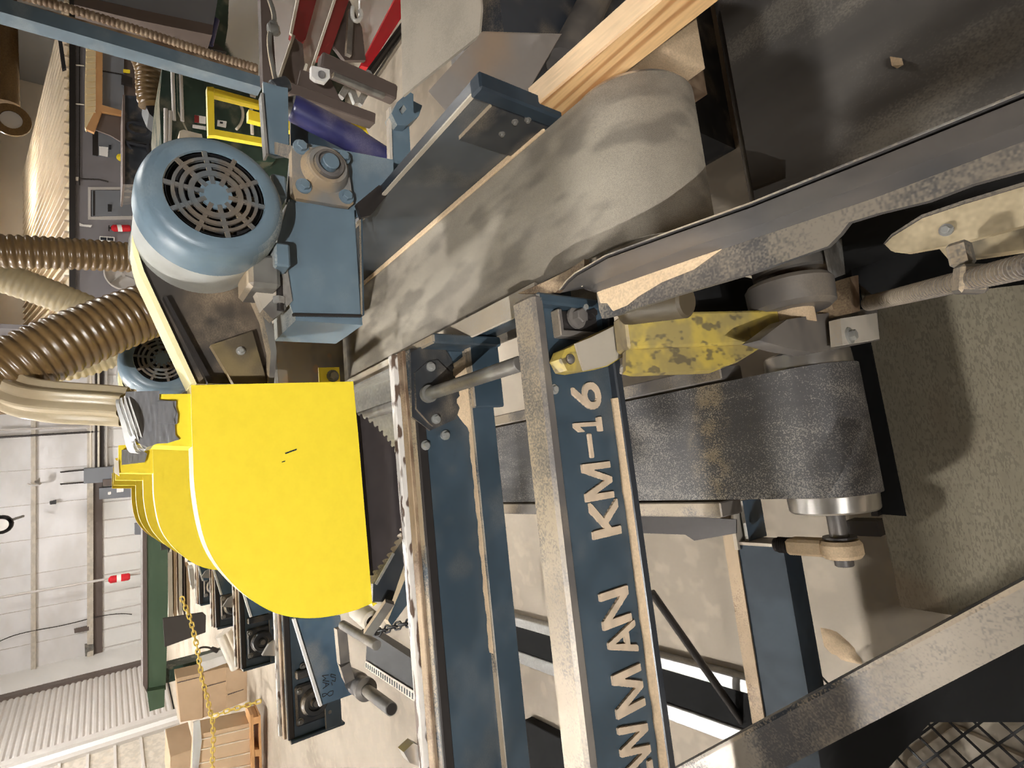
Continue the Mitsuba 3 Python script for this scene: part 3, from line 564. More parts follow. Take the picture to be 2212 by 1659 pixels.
for p in ((0.6550,0.7464,1.0082), (0.6550,0.7901,1.0084), (0.6550,0.7299,0.9888)): bolt(SBD, p, (-1, 0, 0), .0045, .005, 'iron_grey')
part(SBD, 'dust_line', box(.650, .664, sb[0][1]+.02, 2.0, .936, .943, .002), 'sawdust', kind='stuff')
blk = thing('dark_block', 'dark steel block on the side board beside the flange bearing', 'block')
part(blk, 'body', prism([(0.6254,1.1300,1.1842), (0.6848,1.1300,1.1257), (0.6877,1.1300,1.0875), (0.6033,1.1300,1.1524), (0.5931,1.1300,1.1754)], .012), 'steel_dark')
# timber
tm = thing('timber', 'raw pine two-by-four timber on edge continuing from the end of the side board', 'timber')
ty = sb[0][1]-.025
part(tm, 'plank', bar((.694, .725, .946), (.694, .10, .915), .050, .082, b=.003), 'wood_pine')
# wide belt at the right
CB = thing('wide_belt_conveyor', 'wide dark rubber belt with a wood chip on it, top right of the photo', 'conveyor')
part(CB, 'belt', belt_run(.36, 1.25, -.6, .485, .66, .02, None), 'belt_wide', smooth=40)
part(CB, 'tail_drum', cyl((.365, .475, .615), (1.24, .475, .615), .038, n=32), 'steel_dark', smooth=30)
one('wood_chip', mani(m3.Manifold.hull_points(np.array([(0.5631,0.2353,0.6650), (0.5498,0.2213,0.6650), (0.5384,0.2209,0.6650), (0.5382,0.2296,0.6650), (0.5472,0.2356,0.6650), (0.5534,0.2313,0.6780), (0.5430,0.2201,0.6800), (0.5336,0.2212,0.6780), (0.5401,0.2310,0.6750)]))), 'sawdust', 'small tan wood chip lying on the wide dark belt', 'wood chip')
# skirt
E1 = [(0.2621,0.6146,1.0700), (0.2673,0.5838,1.0800), (0.2671,0.5553,1.0900), (0.2705,0.4921,1.0900), (0.2593,0.3752,1.0900), (0.2491,0.2799,1.0900), (0.2415,0.1560,1.0900), (0.2363,0.0589,1.0900), (0.2346,0.0297,1.0900)]
F1 = [(0.2631,0.5884,1.0450), (0.2672,0.5928,1.0350), (0.2682,0.5736,1.0300), (0.2667,0.5200,1.0300), (0.2611,0.4052,1.0300), (0.2503,0.3028,1.0300), (0.2447,0.1768,1.0300), (0.2404,0.0717,1.0300), (0.2391,0.0366,1.0300)]
G1_ = [(0.2764,0.6231,1.0000), (0.2644,0.6011,1.0000), (0.2635,0.5886,1.0000), (0.2591,0.5297,1.0000), (0.2519,0.4135,1.0000), (0.2460,0.3144,1.0000), (0.2370,0.1889,1.0000), (0.2345,0.0756,1.0000), (0.2336,0.0415,1.0000)]
SK = thing('belt_skirt', 'long folded steel skirt plate along the edge of the wide dark belt', 'skirt plate')
part(SK, 'upper_plate', solid_sheet([E1, F1], (-.004, 0, -.003)), 'skirt_steel', smooth=25)
part(SK, 'fold', solid_sheet([F1, G1_], (-.004, 0, -.003)), 'skirt_steel', smooth=25)
fl_ = [(0.2644,0.6011,1.0000), (0.2635,0.5886,1.0000), (0.2519,0.4135,1.0000), (0.2460,0.3144,1.0000), (0.2370,0.1889,1.0000), (0.2345,0.0756,1.0000), (0.2336,0.0415,1.0000), (0.2040,0.0468,1.0000), (0.2063,0.0806,1.0000), (0.2106,0.1163,1.0000), (0.2101,0.1506,1.0000), (0.2165,0.1926,1.0000), (0.2189,0.2219,1.0000), (0.2100,0.2325,1.0000), (0.2014,0.2472,1.0000), (0.2019,0.3381,1.0000), (0.2091,0.4521,1.0000), (0.2122,0.5622,1.0000), (0.2159,0.5971,1.0000), (0.2311,0.6007,1.0000)]
part(SK, 'worn_edge', tube(F1, .0013, 6), 'cream_steel'); part(SK, 'worn_edge', tube(E1, .0012, 6), 'iron_grey')  # thin tubes drawn along the fold and the upper edge
part(SK, 'flange', prism(fl_, (0, 0, -.008)), 'skirt_steel')
dp = [(0.2618,0.5985,1.0010), (0.2573,0.5291,1.0010), (0.2505,0.4282,1.0010), (0.2465,0.3711,1.0010), (0.2346,0.4159,1.0010), (0.2347,0.4711,1.0010), (0.2278,0.5159,1.0010), (0.2207,0.5404,1.0010), (0.2203,0.5697,1.0010), (0.2365,0.5800,1.0010), (0.2407,0.5938,1.0010)]
part(SK, 'dust_patch', prism(dp, (0, 0, .0012)), 'sawdust', label='pale sawdust patch on the flange', kind='stuff')
# rubber flap and gap behind
one('rubber_flap', prism([(0.3332,0.8261,0.9850), (0.3290,0.7366,0.9850), (0.3282,0.6782,0.9850), (0.3330,0.6330,0.9850), (0.3173,0.6359,0.9850), (0.3081,0.6881,0.9850), (0.2995,0.7152,0.9850), (0.3187,0.7806,0.9850)], (0, 0, -.012)), 'steel_rusty', 'torn dusty rubber flap between the front beam end and the woven belt', 'flap')
# lower belt with its head pulley
CC = thing('lower_belt_conveyor', 'narrow black rubber belt passing under both blue beams to a steel pulley', 'conveyor')
part(CC, 'belt', belt_run(-.142, .138, .585, 2.1, .45, .10, None, seg=22), 'belt_rubber', smooth=40)
part(CC, 'pulley', cat(lathe([(0, 0), (0, .086), (.004, .09), (.036, .092), (.038, .095), (.318, .095), (.320, .092), (.352, .09), (.356, .086), (.356, 0)], (-.180, .585, .35), (1, 0, 0), 56)), 'steel_bright', smooth=30)
part(CC, 'shaft', cyl((-.30, .585, .35), (.42, .585, .35), .019, ch=.002), 'steel_dusty', smooth=30)
part(CC, 'frame_rail', box(-.185, -.148, .80, 2.1, .36, .452, .003), 'steel_dusty'); part(CC, 'frame_rail', box(.145, .182, .74, 2.1, .36, .455, .003), 'steel_dusty')
part(CC, 'pan', box(-.15, .15, .75, 2.1, .30, .305), 'steel_rusty')
GP = thing('galvanised_pan', 'galvanised sheet pan lying behind the rear blue beam', 'sheet pan')
part(GP, 'sheet', slab([(.0, 1.26, .90), (.30, 1.26, .90), (.30, 1.95, .97), (.0, 1.95, .97)], .004), 'galvanised'); part(GP, 'fold', box(.296, .302, 1.26, 1.95, .90, 1.0), 'galvanised')
pl2 = thing('roller', 'dusty dark roller under the gap between the two blue beams', 'roller')
part(pl2, 'drum', cyl((.19, .98, .78), (.42, .98, .78), .055, n=32, ch=.004), 'steel_dusty', smooth=30); part(pl2, 'shaft', cyl((.15, .98, .78), (.46, .98, .78), .014), 'iron_grey')
# left bearing of the pulley
LB = thing('pulley_bearing', 'sawdust-caked bearing on the pulley shaft end beside the cross channel', 'bearing')
lc = np.array([-.262, .585, .35])
part(LB, 'housing', cat(lathe([(0, 0), (0, .036), (.008, .042), (.03, .042), (.038, .036), (.038, 0)], lc+[-.02, 0, 0], (1, 0, 0), 32), bar(lc+[0, .03, .0], lc+[0, .115, .0], .036, .05, b=.006)), 'sawdust', smooth=30)
part(LB, 'threaded_stub', cat(cyl(lc+[0, .10, 0], lc+[0, .15, 0], .016), *[lathe([(0, .015), (.002, .019), (.004, .015)], lc+[0, .104+.005*k, 0], (0, 1, 0), 16) for k in range(8)]), 'steel_dark')
part(LB, 'seal', lathe([(0, .02), (0, .034), (.004, .034), (.004, .02)], lc+[.022, 0, 0], (1, 0, 0), 24), 'steel_dark')
# cross channel at the left
CH = thing('cross_channel', 'dark blue steel channel ending beside the caked pulley bearing, brown dust on its edge', 'steel channel')
part(CH, 'top', box(-1.3, -.275, .745, .868, .292, .30), 'paint_blue_clean'); part(CH, 'near_flange', box(-1.3, -.275, .745, .753, .22, .292), 'paint_blue_clean'); part(CH, 'foot', box(-1.2, -1.1, .76, .85, 0, .292), 'paint_blue_clean')
part(CH, 'far_flange', box(-1.3, -.20, .868, .905, .27, .305), 'steel_rusty', label='dust-brown rear flange'); part(CH, 'end_edge', cat(box(-.278, -.27, .745, .868, .22, .303), box(-.29, -.17, .862, .872, .22, .31)), 'cream_steel')
part(CH, 'inner_plate', box(-.27, -.165, .84, .85, .2, .29), 'paint_blue_bright')
one('brace_rod', cyl((-0.4385,1.1857,0.3000), (-0.9355,1.1173,0.0000), .012), 'steel_dark', 'thin dark brace rod slanting down beside the cross channel', 'rod')
one('sheet_edge', slab([(-0.1929,1.2546,0.3400), (-0.2057,0.8353,0.3400), (-0.2410,0.8416,0.3400), (-0.2660,0.9726,0.3400), (-0.2508,1.0005,0.3400), (-0.2541,1.2656,0.3400)], .004), 'steel_dark', 'ragged dark sheet edge along the black belt near the cross channel', 'sheet')
# floor items seen between the beams
FL = thing('floor_channel', 'long black steel channel on the floor running back between the beams', 'steel channel')
part(FL, 'body', box(-.90, -.785, .95, 3.2, .0, .04, .002), 'black_matte'); part(FL, 'edge', box(-.784, -.742, .95, 3.2, .0, .05, .003), 'galvanised'); part(FL, 'edge', box(-.955, -.901, .95, 3.2, .0, .05, .003), 'galvanised')
FL2 = thing('floor_trough', 'black trough on the floor at the bottom edge, between the two blue beams', 'trough')
part(FL2, 'body', box(-1.62, -1.21, 1.0, 2.3, 0, .05, .003), 'black_matte')
# dusty plate under the pulley
DP = thing('dust_deck', 'flat deck caked with grey-brown dust below the pulley, nearest the camera', 'deck plate')
part(DP, 'deck', slab([(.55, .55, .2), (-.208, .55, .2), (-.415, .549, .2), (-.42, .451, .2), (-.30, .28, .2), (-.30, -.1, .2), (.55, -.1, .2)], .012), 'dust_felt')
part(DP, 'rubber_strip', slab([(.45, .552, .206), (-.208, .552, .206), (-.212, .50, .206), (.45, .50, .206)], .005), 'black_matte')  # black strip along the deck edge by the pulley
part(DP, 'dark_edge', box(-.21, .5, .548, .562, .17, .225), 'steel_dark', label='dark raised edge')
part(DP, 'post', box(-.26, -.225, .56, .63, .15, .205), 'steel_dark')
# near rail bar
NR = thing('near_rail', 'dust-streaked grey steel rail slanting across the bottom right of the photo', 'rail')
a_, b_ = np.array([-.616, .767, .75]), np.array([-.217, .202, .75]); dr_ = nrm(b_-a_); sd = nrm(np.cross(dr_, [0, 0, 1]))
part(NR, 'top', slab([(-0.7100,0.9000,0.7500), (-0.1770,0.1475,0.7500), (-0.2427,0.1593,0.7500), (-0.6960,0.7606,0.7500)], .008), 'skirt_steel')
part(NR, 'wall', slab([np.array((-0.7100,0.9000,0.7500)), np.array((-0.1770,0.1475,0.7500)), np.array((-0.1770,0.1475,0.7500))+[0, 0, -.06], np.array((-0.7100,0.9000,0.7500))+[0, 0, -.06]], .006), 'paint_dark')
# grating panel
GR = thing('grating', 'diamond expanded-metal grating in the bottom right corner of the photo', 'grating')
part(GR, 'backing', slab([(-0.8450,0.6698,0.0200), (-0.7343,0.5543,0.0200), (-0.7819,0.3501,0.0200), (-0.8865,0.3689,0.0200), (-1.0296,0.7030,0.0200)], .015), 'concrete')
gm = []
o = np.array((-0.7618,0.5951,0.1200)); 
for i in range(-3, 12):
    for j in range(-3, 14):
        c = o+np.array([-.018*i*1.0-.0*j, -.045*j*.9+.02, 0]); c = np.array(o)+np.array([-.030*i, -.060*j+.03*(i % 2), 0])
        for s in (-1, 1):
            gm += [bar(c+[0, .03*s, 0], c+[.030*.98, 0, 0], .0045, .003), bar(c+[0, .03*s, 0], c+[-.030*.98, 0, 0], .0045, .003)]
part(GR, 'mesh', cat(*gm), 'black', kind='stuff')
one('dark_sheet', slab([(-0.8561,1.0182,0.3000), (-0.3207,0.2311,0.3000), (-0.5452,0.2715,0.3000), (-0.6109,0.4980,0.3000), (-0.7581,0.6173,0.3000), (-0.9927,1.0428,0.3000)], .004), 'black_matte', 'black sheet put in for the shadow under the near rail', 'sheet')  # black colour stands in for the shade below the rail
# yellow take-up arm
YA = thing('take_up_lever', 'worn yellow steel lever arm hanging from the front beam end to the pulley bearing', 'lever')
p0, p1 = np.array((0.1991,0.6200,0.9341)), np.array((0.1931,0.5000,0.6513))
part(YA, 'tube', bar(p0, p1, .062, .05, (0, -1, .3), .004), 'paint_old_yellow')
part(YA, 'head_plate', prism([(0.1601,0.6550,1.0466), (0.1762,0.6550,1.0358), (0.2009,0.6550,0.9722), (0.2339,0.6500,0.8871), (0.2299,0.6500,0.8676), (0.1787,0.6500,0.8730), (0.1489,0.6550,0.9416), (0.1387,0.6550,1.0157), (0.1408,0.6550,1.0364)], .03), 'paint_old_yellow')
part(YA, 'rivet', lathe([(0, 0), (0, .009), (-.004, .008), (-.006, 0)], np.array((0.1596,0.6540,1.0280)), (0, 1, 0), 16), 'iron_grey', smooth=True)
part(YA, 'side_plate', prism([(0.1687,0.6100,0.9371), (0.1672,0.5000,0.6731), (0.1384,0.5200,0.7409), (0.1222,0.5400,0.8003), (0.1260,0.6050,0.9327), (0.1316,0.6100,0.9469)], (-.004, .012, -.004)), 'paint_old_yellow')
part(YA, 'dust_cake', prism([(0.1859,0.6490,1.0155), (0.1983,0.6490,0.9775), (0.2311,0.6450,0.8944), (0.2263,0.6450,0.8753), (0.1781,0.6450,0.8813), (0.1492,0.6490,0.9477), (0.1393,0.6490,1.0031), (0.1622,0.6490,1.0100)], .004), 'dust_grey_top', label='grey dust caked on the head plate', kind='stuff')
part(YA, 'grease_fitting', cat(cyl((0.1433,0.6200,0.9393), (0.1306,0.6200,0.9242), .006, n=10), cyl((0.1386,0.6200,0.9320), (0.1305,0.6200,0.9336), .011, n=12)), 'cream_steel')
one('rusty_tube', cyl((0.2361,0.6000,0.9371), (0.2159,0.4800,0.9327), .026, ch=.004), 'cover_olive', 'short rusty tube tucked under the skirt plate beside the yellow arm', 'tube', smooth=30)
# right pulley bearing and screw
RBR = thing('take_up_bearing', 'dusty round take-up bearing with a shaft stub at the end of the yellow lever', 'bearing')
rc = np.array((0.2510,0.4700,0.6242)); zc = rc[2]
part(RBR, 'housing', lathe([(-.03, .03), (-.03, .064), (-.022, .074), (.018, .076), (.026, .070), (.026, 0)], rc, (1, 0, 0), 40), 'steel_dusty', smooth=30)
part(RBR, 'shaft_stub', cyl(rc+[-.085, 0, 0], rc+[.03, 0, 0], .026, ch=.003), 'steel_dusty', smooth=30)
part(RBR, 'collar', lathe([(-.055, .02), (-.055, .036), (-.03, .036), (-.03, .02)], rc, (1, 0, 0), 28), 'sawdust', smooth=30)
part(RBR, 'base_plate', prism([(0.1496,0.4400,0.8177), (0.1913,0.4400,0.7149), (0.2328,0.4400,0.4380), (0.2442,0.4400,0.3040), (0.1738,0.4400,0.3269), (0.1357,0.4400,0.6357), (0.1403,0.4400,0.7330)], .03), 'steel_dusty')
part(RBR, 'block', prism([(0.1945,0.4100,0.5797), (0.2193,0.4100,0.4022), (0.1649,0.4100,0.4156), (0.1449,0.4100,0.5919)], .02), 'cream_steel'); bolt(RBR, (0.1632,0.4080,0.5579), (0, -1, 0), .010, .009)
part(RBR, 'stop_plate', prism([(0.2766,0.4000,0.5269), (0.2854,0.4000,0.4857), (0.2112,0.4000,0.5120), (0.2044,0.4000,0.5515)], .05), 'steel_rusty')
part(RBR, 'lug', prism([(0.2453,0.4300,0.5551), (0.2776,0.4300,0.4957), (0.2651,0.4300,0.4529), (0.2301,0.4300,0.4686), (0.2204,0.4300,0.5500)], .03), 'steel_rusty')
part(CB, 'frame_plate', box(.20, .36, .625, .635, .25, .86), 'black_matte'); part(CB, 'frame_plate', box(.352, .360, -.2, .60, .22, .62), 'black_matte')  # black plates added to paint the dark void under the skirt
RD = thing('steel_disc', 'bare steel disc on edge under the skirt plate, beside the round bearing', 'disc')
rd = np.array((0.3226,0.4800,0.5787)); part(RD, 'rim', lathe([(-.024, 0), (-.024, .066), (-.020, .070), (.022, .070), (.026, .066), (.026, 0)], rd, (1, 0, 0), 44), 'steel_bright', smooth=30); part(RD, 'axle', cyl(rd+[-.06, 0, 0], rd, .03), 'steel_rusty')
TR = thing('take_up_screw', 'long threaded take-up screw running towards the camera with a square nut', 'threaded rod')
s0, s1 = np.array((0.2139,0.3700,0.5490)), np.array((0.1377,0.0700,0.9123))
n_ = 260; pr = np.linspace(0, 1, n_); rr = .0125+.0016*np.where(np.arange(n_) % 4 < 2, 1, -1)
part(TR, 'thread', tube(s0+(s1-s0)*pr[:, None], rr, 18), 'steel_dusty')
ax = nrm(s1-s0); q = s0+(s1-s0)*.64
part(TR, 'nut', cat(bar(q-ax*.012, q+ax*.012, .036, .032, b=.004), bar(q+[.018, 0, .0]-ax*.008, q+[.05, 0, 0]-ax*.008, .024, .022, b=.004)), 'iron_grey')
# dark plates and dusty shoe at lower right
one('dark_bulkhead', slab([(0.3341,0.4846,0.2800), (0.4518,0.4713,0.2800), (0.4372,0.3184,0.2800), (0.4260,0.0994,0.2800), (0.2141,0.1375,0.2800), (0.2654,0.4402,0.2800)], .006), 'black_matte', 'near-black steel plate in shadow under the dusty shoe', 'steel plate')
one('light_bracket', prism([(0.3223,0.4000,0.6034), (0.3525,0.4000,0.5295), (0.2797,0.4000,0.5455), (0.2639,0.4000,0.6019)], .006), 'galvanised', 'small light grey bracket plate below the skirt edge', 'bracket')
SH = thing('guide_shoe', 'pointed dust-covered guide shoe reaching in from the right under the skirt', 'guide shoe')
part(SH, 'blade', slab([(0.2552,0.2716,0.7400), (0.2640,0.2617,0.7400), (0.2751,0.2229,0.7400), (0.2740,0.1764,0.7400), (0.2670,0.0689,0.7400), (0.2192,0.0775,0.7400), (0.2247,0.1952,0.7400), (0.2330,0.2471,0.7400), (0.2429,0.2655,0.7400)], .014), 'cake_dust')
part(SH, 'edge', slab([(0.2551,0.2717,0.7450), (0.2651,0.2598,0.7450), (0.2774,0.2210,0.7450), (0.2767,0.1747,0.7450), (0.2698,0.0677,0.7450), (0.2655,0.0685,0.7450), (0.2725,0.1754,0.7450), (0.2736,0.2217,0.7450), (0.2625,0.2603,0.7450)], .022), 'skirt_steel')
part(SH, 'lower_rail', slab([(0.2420,0.2212,0.7100), (0.2347,0.0785,0.7100), (0.1908,0.0864,0.7100), (0.2126,0.2104,0.7100), (0.2262,0.2160,0.7100)], .03), 'cake_dust'); bolt(SH, (0.2463,0.1990,0.7420), (0, 0, 1), .0055, .005)
# sawdust pile and hopper on the right
pl_ = [(0.7259,0.6970,0.7900), (0.7983,0.6416,0.7900), (0.7943,0.5264,0.7900), (0.7682,0.4689,0.7900), (0.6697,0.4749,0.7900), (0.6596,0.5034,0.7900), (0.7264,0.5836,0.7900), (0.7440,0.6475,0.7900)]
one('sawdust_heap', bump_heap(pl_, .79, .085), 'sawdust', 'heap of old sawdust packed between the timber and the wide belt', 'sawdust', smooth=True, kind='stuff')
one('heap_plate', box(.672, .90, .52, .82, .70, .788), 'steel_rusty', 'brown dusty plate under the sawdust heap', 'plate')
HP = thing('sheet_hopper', 'grey sheet-metal hopper with a dusty sloping top, behind the side board and timber', 'hopper')
h0, h1, h2, h3 = np.array((0.9000,0.8151,1.0125)), np.array((0.9000,1.0460,1.0298)), np.array((0.9300,0.7962,0.9955)), np.array((0.9200,1.1038,1.0370))
part(HP, 'top', slab([(0.9000,0.8228,1.0134), (0.9000,1.0434,1.0249), (0.9000,1.0798,1.0503), (1.2986,1.0800,1.0247), (1.0883,0.8200,0.9811), (0.9578,0.8200,0.9760)], .006), 'dust_grey_top')
part(HP, 'front', slab([h0, h1, np.array((0.8600,1.0387,0.9606)), np.array((0.8200,0.8637,0.9656)), np.array((0.8000,0.8160,0.9013)), np.array((0.8000,0.6681,0.9479))], .006), 'sheet_dark')
part(HP, 'body', box(.93, 1.5, .84, 1.06, .0, .93), 'navy')
one('sawdust_spill', bump_heap([(-0.5564,0.8452,0.0000), (-0.5624,0.8057,0.0000), (-0.5836,0.7658,0.0000), (-0.6444,0.7395,0.0000), (-0.6444,0.7839,0.0000), (-0.6216,0.8352,0.0000)], .0, .014), 'sawdust', 'small sawdust spill on the floor behind the near rail', 'sawdust', smooth=True, kind='stuff')
HC = thing('slanted_pipe', 'old grey pipe slanting up behind the raw timber', 'pipe')
part(HC, 'tube', cyl((0.8969,0.8000,0.7974), (1.3194,0.8000,0.5360), .04, n=24), 'steel_dusty', smooth=30)

# ------------------------------------------------------------------ hoses and ducts
def ribbed(pts, r, pitch, depth, n_per=6, sides=22):
    L = float(np.sum(np.linalg.norm(np.diff(np.asarray(pts, float), axis=0), axis=1))); n = max(20, int(L/pitch*n_per)); p = spline(pts, n)
    s = np.linspace(0, L/pitch, n); return tube(p, r-depth*(.5+.5*np.cos(2*np.pi*s))**2, sides)
h = thing('suction_hose', 'big brown ribbed suction hose sweeping in from the left edge behind the pale-edged arm', 'hose')
part(h, 'hose', ribbed([(0.2874,1.7200,1.8924), (0.3657,1.7200,1.7979), (0.4441,1.7400,1.6836), (0.5352,1.7800,1.5398), (0.6034,1.8400,1.4290)], .076, .021, .006), 'hose_brown', smooth=True)
h = thing('upright_hose', 'straight brown ribbed hose in front of the office wall, above the tan hose', 'hose')
part(h, 'hose', ribbed([(0.8443,2.3000,1.9854), (0.8637,2.3000,1.8064), (0.8815,2.3200,1.6829), (0.9031,2.3500,1.5024)], .055, .021, .006), 'hose_brown', smooth=True)
h = thing('tan_hose', 'thinner tan hose slanting between the straight brown hose and the big brown hose', 'hose')
part(h, 'hose', ribbed([(0.8868,2.6000,2.0275), (0.8381,2.6000,1.8778), (0.7885,2.6000,1.7569), (0.7112,2.6000,1.5981), (0.6402,2.6000,1.4905)], .056, .022, .003), 'hose_tan', smooth=True)
h = thing('folded_duct', 'beige plastic duct with long folds rising from the front guard and bent at its top', 'duct')
dpts = spline([(0.2304,1.6000,1.6042), (0.2417,1.6200,1.6720), (0.2530,1.6400,1.7492), (0.2632,1.6600,1.7817), (0.2943,1.7000,1.8277), (0.3361,1.7200,1.8859)], 40)
t_, N_, B_ = ring_frames(dpts); rows = []
for i in range(len(dpts)):
    rr_ = [.046*(1+.11*math.cos(8*a+.3)) for a in np.linspace(0, 2*np.pi, 61)]
    rows.append([dpts[i]+r*(math.cos(a)*N_[i]+math.sin(a)*B_[i]) for r, a in zip(rr_, np.linspace(0, 2*np.pi, 61))])
part(h, 'duct', loft(rows), 'hose_beige', smooth=30)
h = thing('hose_behind_tape', 'tan ribbed hose partly hidden under the big brown hose, by the farther motor', 'hose')
part(h, 'hose', ribbed([(0.4796,2.4000,1.7841), (0.5063,2.4000,1.6830), (0.5481,2.4000,1.5997), (0.5909,2.4000,1.5028)], .04, .02, .005), 'hose_tan', smooth=True)
# second unit's taped spout
g2 = thing('taped_spout', 'small duct-taped spout of the second guard with a scrap of plastic', 'spout')
part(g2, 'tape', prism([(0.1773,2.2100,1.6037), (0.1801,2.2100,1.5571), (0.1599,2.2100,1.5341), (0.1326,2.2100,1.5408), (0.1289,2.2100,1.6038)], .10), 'duct_tape')
part(g2, 'plastic', prism([(0.1493,2.2200,1.6233), (0.1423,2.2200,1.6122), (0.0938,2.2200,1.6099), (0.1073,2.2200,1.6246)], .02), 'cream')

# ------------------------------------------------------------------ farther cross beams with bearings
BL = [(2.40, -.96, 'second blue cross beam with a round flange bearing, beside the lettered blue plate', 1530, 655), (3.30, -.90, 'third blue cross beam, its round bearing left of the second one', 0, 0),
      (4.10, -.83, 'fourth blue cross beam, smaller, below the tan lumber', 0, 0), (4.85, -.79, 'farthest blue cross beam with a small bearing beside the lumber', 0, 0)]
for yf, xl, lb, *_ in BL:
    B = cross_beam(lb, yf, xl, .285, False)
    c = np.array([xl+.115, yf-.004, .985])
    part(B, 'bearing_plate', box(xl+.04, xl+.19, yf-.016, yf, .905, 1.055, .012), 'paint_dark')
    part(B, 'bearing_boss', lathe([(0, .055), (-.014, .052), (-.024, .044), (-.024, .030), (-.012, .028), (-.012, .018), (-.03, .016), (-.03, 0)], c+[0, -.010, 0], (0, 1, 0), 30), 'paint_dark', smooth=30); part(B, 'shaft_tip', cyl(c+[0, -.046, 0], c, .012), 'iron_grey')
    for dx, dz in ((-.055, .055), (.055, .055), (-.055, -.055), (.055, -.055)): bolt(B, c+[dx, -.012, dz], (0, -1, 0), .0085, .010, 'iron_grey')
    part(B, 'clamp_bar', box(xl+.215, xl+.245, yf-.03, yf, .93, 1.05, .004), 'paint_dark')
    for dz in (.03, 0, -.04): bolt(B, (xl+.255, yf-.01, .99+dz), (0, -1, 0), .008, .010, 'iron_grey')
    part(B, 'end_plate', box(xl-.010, xl+.002, yf-.02, yf+.09, .87, 1.08, .003), 'paint_blue')
    st = part(B, 'stop', prism([(xl+.30, yf+.07, 1.10), (xl+.36, yf+.07, 1.10), (xl+.35, yf+.07, 1.125), (xl+.315, yf+.07, 1.15)], .02), 'steel_bright')
# blue side plates of the saw carriages
sp = thing('carriage_plate', 'slanted blue steel plate with handwriting and a white edge, just below the big guard', 'steel plate')
spo = [(-0.4315,1.9800,1.1503), (-0.7099,1.9800,1.0813), (-0.7217,1.9800,1.0759), (-0.7207,1.9800,0.9710), (-0.6901,1.9800,0.9739), (-0.5347,1.9800,0.9914), (-0.4573,1.9800,0.9962)]
part(sp, 'plate', prism(spo, .012), 'paint_blue_bright')
part(sp, 'edge', bar((-0.4282,1.9780,1.1507), (-0.7200,1.9780,1.0795), .009, .016, (0, 1, 0)), 'white', label='white painted edge')
def strokes(parent, seqs, Y, w, m='ink', name='handwriting'):
    out = []
    for s in seqs:
        for a, b in zip(s[:-1], s[1:]): out.append(bar(a, b, .0008, w, (0, 0, 1) if abs(a[2]-b[2]) < abs(a[0]-b[0]) else (1, 0, 0)))
    return part(parent, name, cat(*out), m)
q = 1.9792
strokes(sp, [[(-0.6975,1.9792,1.0703), (-0.6952,1.9792,1.0595), (-0.6877,1.9792,1.0467), (-0.6887,1.9792,1.0344), (-0.6996,1.9792,1.0366), (-0.7019,1.9792,1.0476), (-0.6895,1.9792,1.0591), (-0.6876,1.9792,1.0697), (-0.6975,1.9792,1.0703)],
             [(-0.6643,1.9792,1.0469), (-0.6720,1.9792,1.0688)], [(-0.6643,1.9792,1.0469), (-0.6521,1.9792,1.0677)], [(-0.6696,1.9792,1.0580), (-0.6582,1.9792,1.0573)],
             [(-0.6557,1.9792,1.0464), (-0.6464,1.9792,1.0674), (-0.6439,1.9792,1.0565), (-0.6316,1.9792,1.0681), (-0.6351,1.9792,1.0467)],
             [(-0.6609,1.9792,1.0390), (-0.6705,1.9792,1.0364)], [(-0.6556,1.9792,1.0371), (-0.6618,1.9792,1.0265), (-0.6507,1.9792,1.0243), (-0.6432,1.9792,1.0395)], [(-0.6432,1.9792,1.0395), (-0.6345,1.9792,1.0389), (-0.6435,1.9792,1.0238)]], 1.98, .0022)
for (dy, lb) in ((.90, 'second slanted blue carriage plate with a thin white edge behind the big guard'), (1.70, 'third slanted blue carriage plate showing a thin white edge'), (2.45, 'farthest slanted blue carriage plate beside the green machine')):
    kp = dup(sp, (.15, dy, .03), lb, skip=('handwriting',))
    part(kp, 'bracket', bar((-.30, 1.992+dy, 1.0), (-.30, 2.40+dy, 1.0), .03, .05), 'paint_dark')
part(sp, 'bracket', bar((-.42, 1.992, 1.0), (-.42, 2.40, 1.0), .03, .05), 'paint_dark')
# stub shafts left of the guard
sf = thing('stub_shaft', 'thick grey stub shaft with collars beside the blue plate with handwriting', 'shaft')
a0, a1 = np.array((-0.6789,1.9800,0.9617)), np.array((-0.6657,1.6200,0.9827))
ax = nrm(a1-a0); L_ = np.linalg.norm(a1-a0)
part(sf, 'shaft', cyl(a0, a1, .0185, ch=.002), 'iron_grey', smooth=30); part(sf, 'bore', cyl(a1-ax*.002, a1+ax*.0006, .0155), 'steel_dark')
part(sf, 'collar', lathe([(0, .0), (0, .030), (.10, .036), (.11, .036), (.12, .030), (.16, .030), (.17, .036), (.19, .036), (.20, .02)], a0-ax*.06, ax, 28), 'steel_dusty', smooth=30)
sf = thing('guide_pin', 'smaller grey guide pin just under the big guard with a cut end', 'pin')
b0, b1 = np.array((-0.4325,1.7500,1.0668)), np.array((-0.4456,1.5000,1.0613)); part(sf, 'pin', cyl(b0, b1, .0135, ch=.0015), 'iron_grey', smooth=30)
part(sf, 'root', cat(bar((-0.4449,1.7800,1.0644), (-0.5477,1.7800,1.0607), .03, .03), bar((-0.5477,1.7800,1.0607), (-0.6048,1.8000,1.0427), .035, .03)), 'steel_dusty')
rb = thing('caster', 'small tan caster roller under the corner of the big guard', 'wheel')
wc = np.array((-0.3382,1.4000,1.1265)); wa = nrm(np.array([-.25, -.9, -.1])); part(rb, 'tyre', lathe([(-.05, .0), (-.05, .020), (-.04, .024), (.03, .024), (.035, .020), (.035, .014), (.028, .012), (.028, 0)], wc, wa, 30), 'cream_steel', smooth=30); part(rb, 'hub', lathe([(.028, 0), (.028, .010), (.034, .008), (.034, 0)], wc, wa, 18), 'steel_dark')
